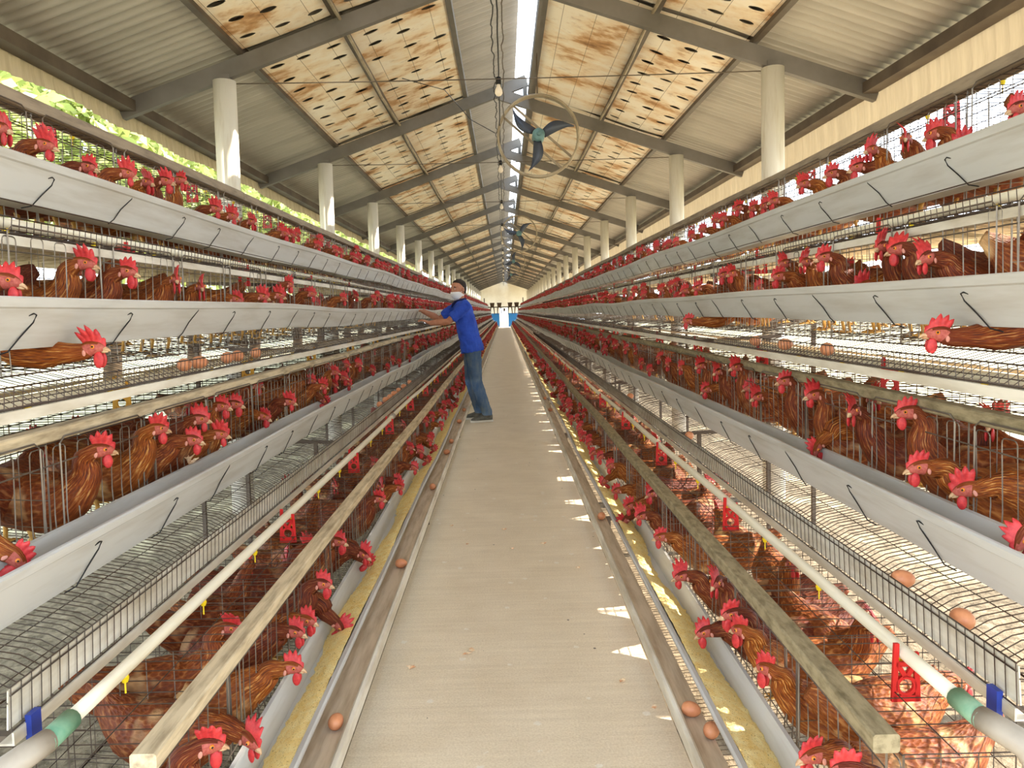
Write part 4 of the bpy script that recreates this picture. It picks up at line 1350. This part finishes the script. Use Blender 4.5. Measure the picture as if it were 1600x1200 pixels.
PY = 8.93
J = dict(pel=(-.40, PY, .93), waist=(-.44, PY, 1.08), chest=(-.49, PY, 1.28), sh=(-.51, PY, 1.43), neck=(-.525, PY, 1.47), head=(-.55, PY - .01, 1.60),
         nsh=(-.455, PY - .19, 1.405), nel=(-.665, PY - .21, 1.215), nwr=(-.895, PY - .13, 1.205), fsh=(-.56, PY + .17, 1.405), fel=(-.80, PY + .20, 1.245), fwr=(-1.005, PY + .12, 1.352),
         nhip=(-.385, PY - .085, .90), nkn=(-.355, PY - .11, .49), nan=(-.235, PY - .13, .09), fhip=(-.415, PY + .085, .90), fkn=(-.435, PY + .10, .49), fan_=(-.335, PY + .11, .09))
J = {k: np.array(v, float) for k, v in J.items()}
fw = np.array((-.72, -.69, -.05)); fw /= np.linalg.norm(fw)          # where the face looks
sd = np.cross((0, 0, 1), fw); sd /= np.linalg.norm(sd); upv = np.cross(fw, sd)
Hc = J['head']
HW = lambda a, b, c: Hc + fw * a + sd * b + upv * c
pbody = Geo()
# head: lofted upward from chin
hd = [(.030, -.118, .022, .030), (.022, -.108, .045, .055), (.012, -.085, .058, .078), (.006, -.05, .067, .090), (.0, -.01, .073, .096), (-.004, .03, .075, .098), (-.008, .065, .070, .091), (-.012, .095, .054, .070), (-.014, .113, .028, .036), (-.014, .118, .008, .010)]
pbody.join(loft([(HW(a, 0, c), sd * w, fw * d) for a, c, w, d in hd], 24))
pbody.join(loft([(HW(.085, 0, .02), sd * .007, upv * .006), (HW(.10, 0, -.005), sd * .011, upv * .012), (HW(.106, 0, -.022), sd * .015, upv * .012), (HW(.09, 0, -.03), sd * .012, upv * .006)], 10))
for e in (-1, 1):
    pbody.ball(HW(-.012, e * .078, -.008), (.020, .010, .030), 12, 8, rot=np.stack([fw, sd, upv], 1))
pbody.join(loft([(J['sh'] + (0, 0, -.02), (.055, 0, 0), (0, .065, 0)), (J['neck'], (.052, 0, 0), (0, .056, 0)), (HW(-.015, 0, -.07), (.05, 0, 0), (0, .052, 0))], 16))
# inner torso keeps the body in one piece
pbody.join(loft([(J['pel'] - (0, 0, .05), (.085, 0, 0), (0, .13, 0)), (J['waist'], (.08, 0, 0), (0, .12, 0)), (J['chest'], (.09, 0, 0), (0, .14, 0)), (J['sh'], (.06, 0, 0), (0, .11, 0))], 16))
for a, b, c, r1, r2, r3 in (('nsh', 'nel', 'nwr', .05, .041, .028), ('fsh', 'fel', 'fwr', .05, .041, .028)):
    A, B, C_ = J[a], J[b], J[c]
    pts = [J['sh'] * .4 + A * .6 - (0, 0, .02), A, A * .5 + B * .5, B, B * .65 + C_ * .35, C_ * .9 + B * .1, C_]
    pbody.tube(pts, [.055, .054, .047, r2, .043, .031, r3], 14)
for hp, kn, an in (('nhip', 'nkn', 'nan'), ('fhip', 'fkn', 'fan_')):
    pbody.tube([J['pel'], J[hp], J[kn], J[an]], [.08, .075, .05, .036], 12)


def hand(wr, dirn, pn, thumb, curl):
    """palm and five bent fingers; dirn along the palm, pn palm normal (down), thumb side vector"""
    d = np.array(dirn, float); d /= np.linalg.norm(d); q = np.array(pn, float); q -= d * (q @ d); q /= np.linalg.norm(q); t = np.cross(d, q)
    if t @ np.array(thumb) < 0: t = -t
    g = loft([(wr - d * .01, t * .026, q * .019), (wr + d * .025, t * .034, q * .017), (wr + d * .06, t * .041, q * .015), (wr + d * .088, t * .039, q * .011)], 14)
    for i, (o, L, r) in enumerate(((.029, .070, .0088), (.010, .080, .0092), (-.010, .074, .0088), (-.028, .058, .0078))):
        b0 = wr + d * .078 + t * o; c = curl * (1 + .15 * i)
        p1 = b0 + (d * math.cos(c * .3) + q * math.sin(c * .3)) * L * .45 + t * o * .15
        p2 = p1 + (d * math.cos(c) + q * math.sin(c)) * L * .32
        p3 = p2 + (d * math.cos(c * 1.6) + q * math.sin(c * 1.6)) * L * .25
        g.tube([b0 - d * .02, b0, p1, p2, p3], [r, r * 1.05, r, r * .92, r * .7], 9)
    b0 = wr + d * .03 + t * .026
    g.tube([b0 - t * .012, b0 + t * .012 + d * .015, b0 + t * .030 + d * .038 + q * .010, b0 + t * .034 + d * .062 + q * .018], [.013, .0125, .0105, .0075], 9)
    return g


pbody.join(hand(J['nwr'], (-.86, .12, .36), (-.25, .1, -1), (0, .7, .4), .55))
pbody.join(hand(J['fwr'], (-.95, -.08, .17), (-.1, 0, -1), (0, -1, .1), .45))
person = remeshed('person', pbody, 'skin', None, .0055, 3)
tag(person, 'man in blue polo shirt, jeans and white face mask reaching to the second left trough', 'person')
# hair
g = loft([(HW(-.052, 0, -.055), sd * .056, fw * .046), (HW(-.042, 0, -.01), sd * .0765, fw * .066), (HW(-.036, 0, .03), sd * .080, fw * .074), (HW(-.024, 0, .060), sd * .078, fw * .086), (HW(-.014, 0, .088), sd * .066, fw * .082), (HW(-.012, 0, .108), sd * .046, fw * .058), (HW(-.014, 0, .124), sd * .02, fw * .026)], 22)
obj('hair', g, 'hair', person, True)
for e in (-1, 1):
    obj('eyebrow', Geo().tube([HW(.083, e * .014, .026), HW(.083, e * .032, .031), HW(.070, e * .050, .024)], [.005, .0065, .004], 6), 'hair', person, True)
    eg = Geo().ball(HW(.0785, e * .030, .006), (.0095, .0095, .006), 10, 8)
    ey = obj('eye', eg, 'mask', person, True)
    obj('iris', Geo().ball(HW(.0845, e * .030, .006), .0052, 8, 6), 'pupil', ey, True)
mk = loft([(HW(.012, 0, -.028), sd * .0675, fw * .094), (HW(.016, 0, -.05), sd * .068, fw * .098), (HW(.018, 0, -.075), sd * .063, fw * .093), (HW(.020, 0, -.100), sd * .052, fw * .075), (HW(.024, 0, -.122), sd * .034, fw * .045)], 24)
mk2 = obj('face_mask', mk, 'mask', person, True)
obj('mask_strap', Geo().tube([HW(.045, .062, -.04), HW(.01, .074, -.03), HW(-.028, .080, -.012), HW(-.018, .084, .02)], .0022, 5).tube([HW(.045, -.062, -.04), HW(.01, -.074, -.03), HW(-.028, -.080, -.012), HW(-.018, -.084, .02)], .0022, 5), 'mask', mk2)
# shirt
g = loft([(J['pel'] + (.004, 0, -.085), (.140, 0, .022), (0, .196, 0)), (J['pel'] + (-.008, 0, .02), (.136, 0, 0), (0, .186, 0)), (J['waist'] + (-.01, 0, 0), (.128, 0, 0), (0, .170, 0)), (J['waist'] * .5 + J['chest'] * .5, (.128, 0, 0), (0, .176, 0)), (J['chest'], (.126, 0, 0), (0, .192, 0)), (J['sh'] + (.01, 0, -.05), (.108, 0, 0), (0, .19, 0)), (J['sh'] + (0, 0, .0), (.085, 0, 0), (0, .145, 0)), (J['sh'] + (-.005, 0, .035), (.062, 0, 0), (0, .075, 0))], 28)
for a, b in (('nsh', 'nel'), ('fsh', 'fel')):
    A, B = J[a], J[b]
    g.tube([J['sh'] * .45 + A * .55 - (0, 0, .02), A, A * .6 + B * .4, A * .22 + B * .78, A * .2 + B * .8], [.075, .074, .070, .068, .060], 16)
sh = remeshed('polo_shirt', g, 'shirt', person, .009, 4)
tx = bpy.data.textures.new('folds', 'CLOUDS'); tx.noise_scale = .075; tx.noise_depth = 2
dm = sh.modifiers.new('Folds', 'DISPLACE'); dm.texture = tx; dm.strength = .032; dm.mid_level = .5; dm.texture_coords = 'LOCAL'
g = Geo()
cpts = [J['neck'] + (.062 * math.cos(a) - .004, .068 * math.sin(a), -.004 + .016 * math.cos(a)) for a in np.linspace(0, 2 * math.pi, 19)]
g.tube(cpts, .016, 8, caps=False)
g.tube([J['neck'] + (-.062, -.03, -.012), J['neck'] + (-.092, -.035, -.05), J['neck'] + (-.108, -.03, -.085)], [.014, .014, .006], 8)
obj('collar', g, 'collar', sh, True)
# jeans
g = loft([(J['pel'] + (-.006, 0, .04), (.100, 0, 0), (0, .14, 0)), (J['pel'] + (0, 0, -.02), (.106, 0, 0), (0, .150, 0)), (J['pel'] + (.004, 0, -.10), (.108, 0, 0), (0, .156, 0)), (J['pel'] + (.01, 0, -.14), (.09, 0, 0), (0, .13, 0))], 24)
for hp, kn, an in (('nhip', 'nkn', 'nan'), ('fhip', 'fkn', 'fan_')):
    A, B, C_ = J[hp], J[kn], J[an]
    g.tube([A + (0, 0, .02), A * .75 + B * .25, B * .8 + A * .2, B, B * .6 + C_ * .4, C_ * .75 + B * .25, C_ + (0, 0, .03), C_ + (0, 0, -.01)], [.088, .091, .078, .072, .068, .064, .064, .062], 18)
jn = remeshed('jeans', g, 'jeans', person, .009, 3)
tx2 = bpy.data.textures.new('creases', 'CLOUDS'); tx2.noise_scale = .07; tx2.noise_depth = 2
dm = jn.modifiers.new('Creases', 'DISPLACE'); dm.texture = tx2; dm.strength = .018; dm.mid_level = .5; dm.texture_coords = 'LOCAL'
# shoes
for an, ty in (('nan', -.25), ('fan_', -.05)):
    A = J[an]; d = np.array((-1, ty, 0)); d /= np.linalg.norm(d); q = np.array((-d[1], d[0], 0)); u = np.array((0, 0, 1.0))
    base = np.array((A[0], A[1], 0))
    R_ = lambda x, z, w, h: (base + d * x + u * z, q * w, u * h)
    g = loft([R_(-.062, .058, .02, .03), R_(-.05, .06, .036, .046), R_(-.01, .064, .042, .052), R_(.03, .060, .044, .046), (base + d * .08 + u * .050, q * .046, u * .036), (base + d * .14 + u * .040, q * .047, u * .026), (base + d * .185 + u * .034, q * .036, u * .018), (base + d * .20 + u * .030, q * .014, u * .008)], 16)
    g.tube([base + u * .06, base + d * .004 + u * .125], [.050, .047], 14)
    so = obj('shoe', g, 'shoe', person, True)
    ol = [(x, w) for x, w in ((-.07, .018), (-.055, .036), (0, .043), (.06, .046), (.12, .050), (.17, .043), (.205, .02))]
    top = [base + d * x + q * w for x, w in ol] + [base + d * x - q * w for x, w in ol[::-1]]; n = len(top)
    V = [p + u * .003 for p in top] + [p + u * .026 for p in top]
    obj('sole', Geo().add(V, [tuple(range(n - 1, -1, -1)), tuple(range(n, 2 * n))] + [(i, (i + 1) % n, n + (i + 1) % n, n + i) for i in range(n)]), 'sole', so)
person.scale = (EYE / 1.32,) * 3
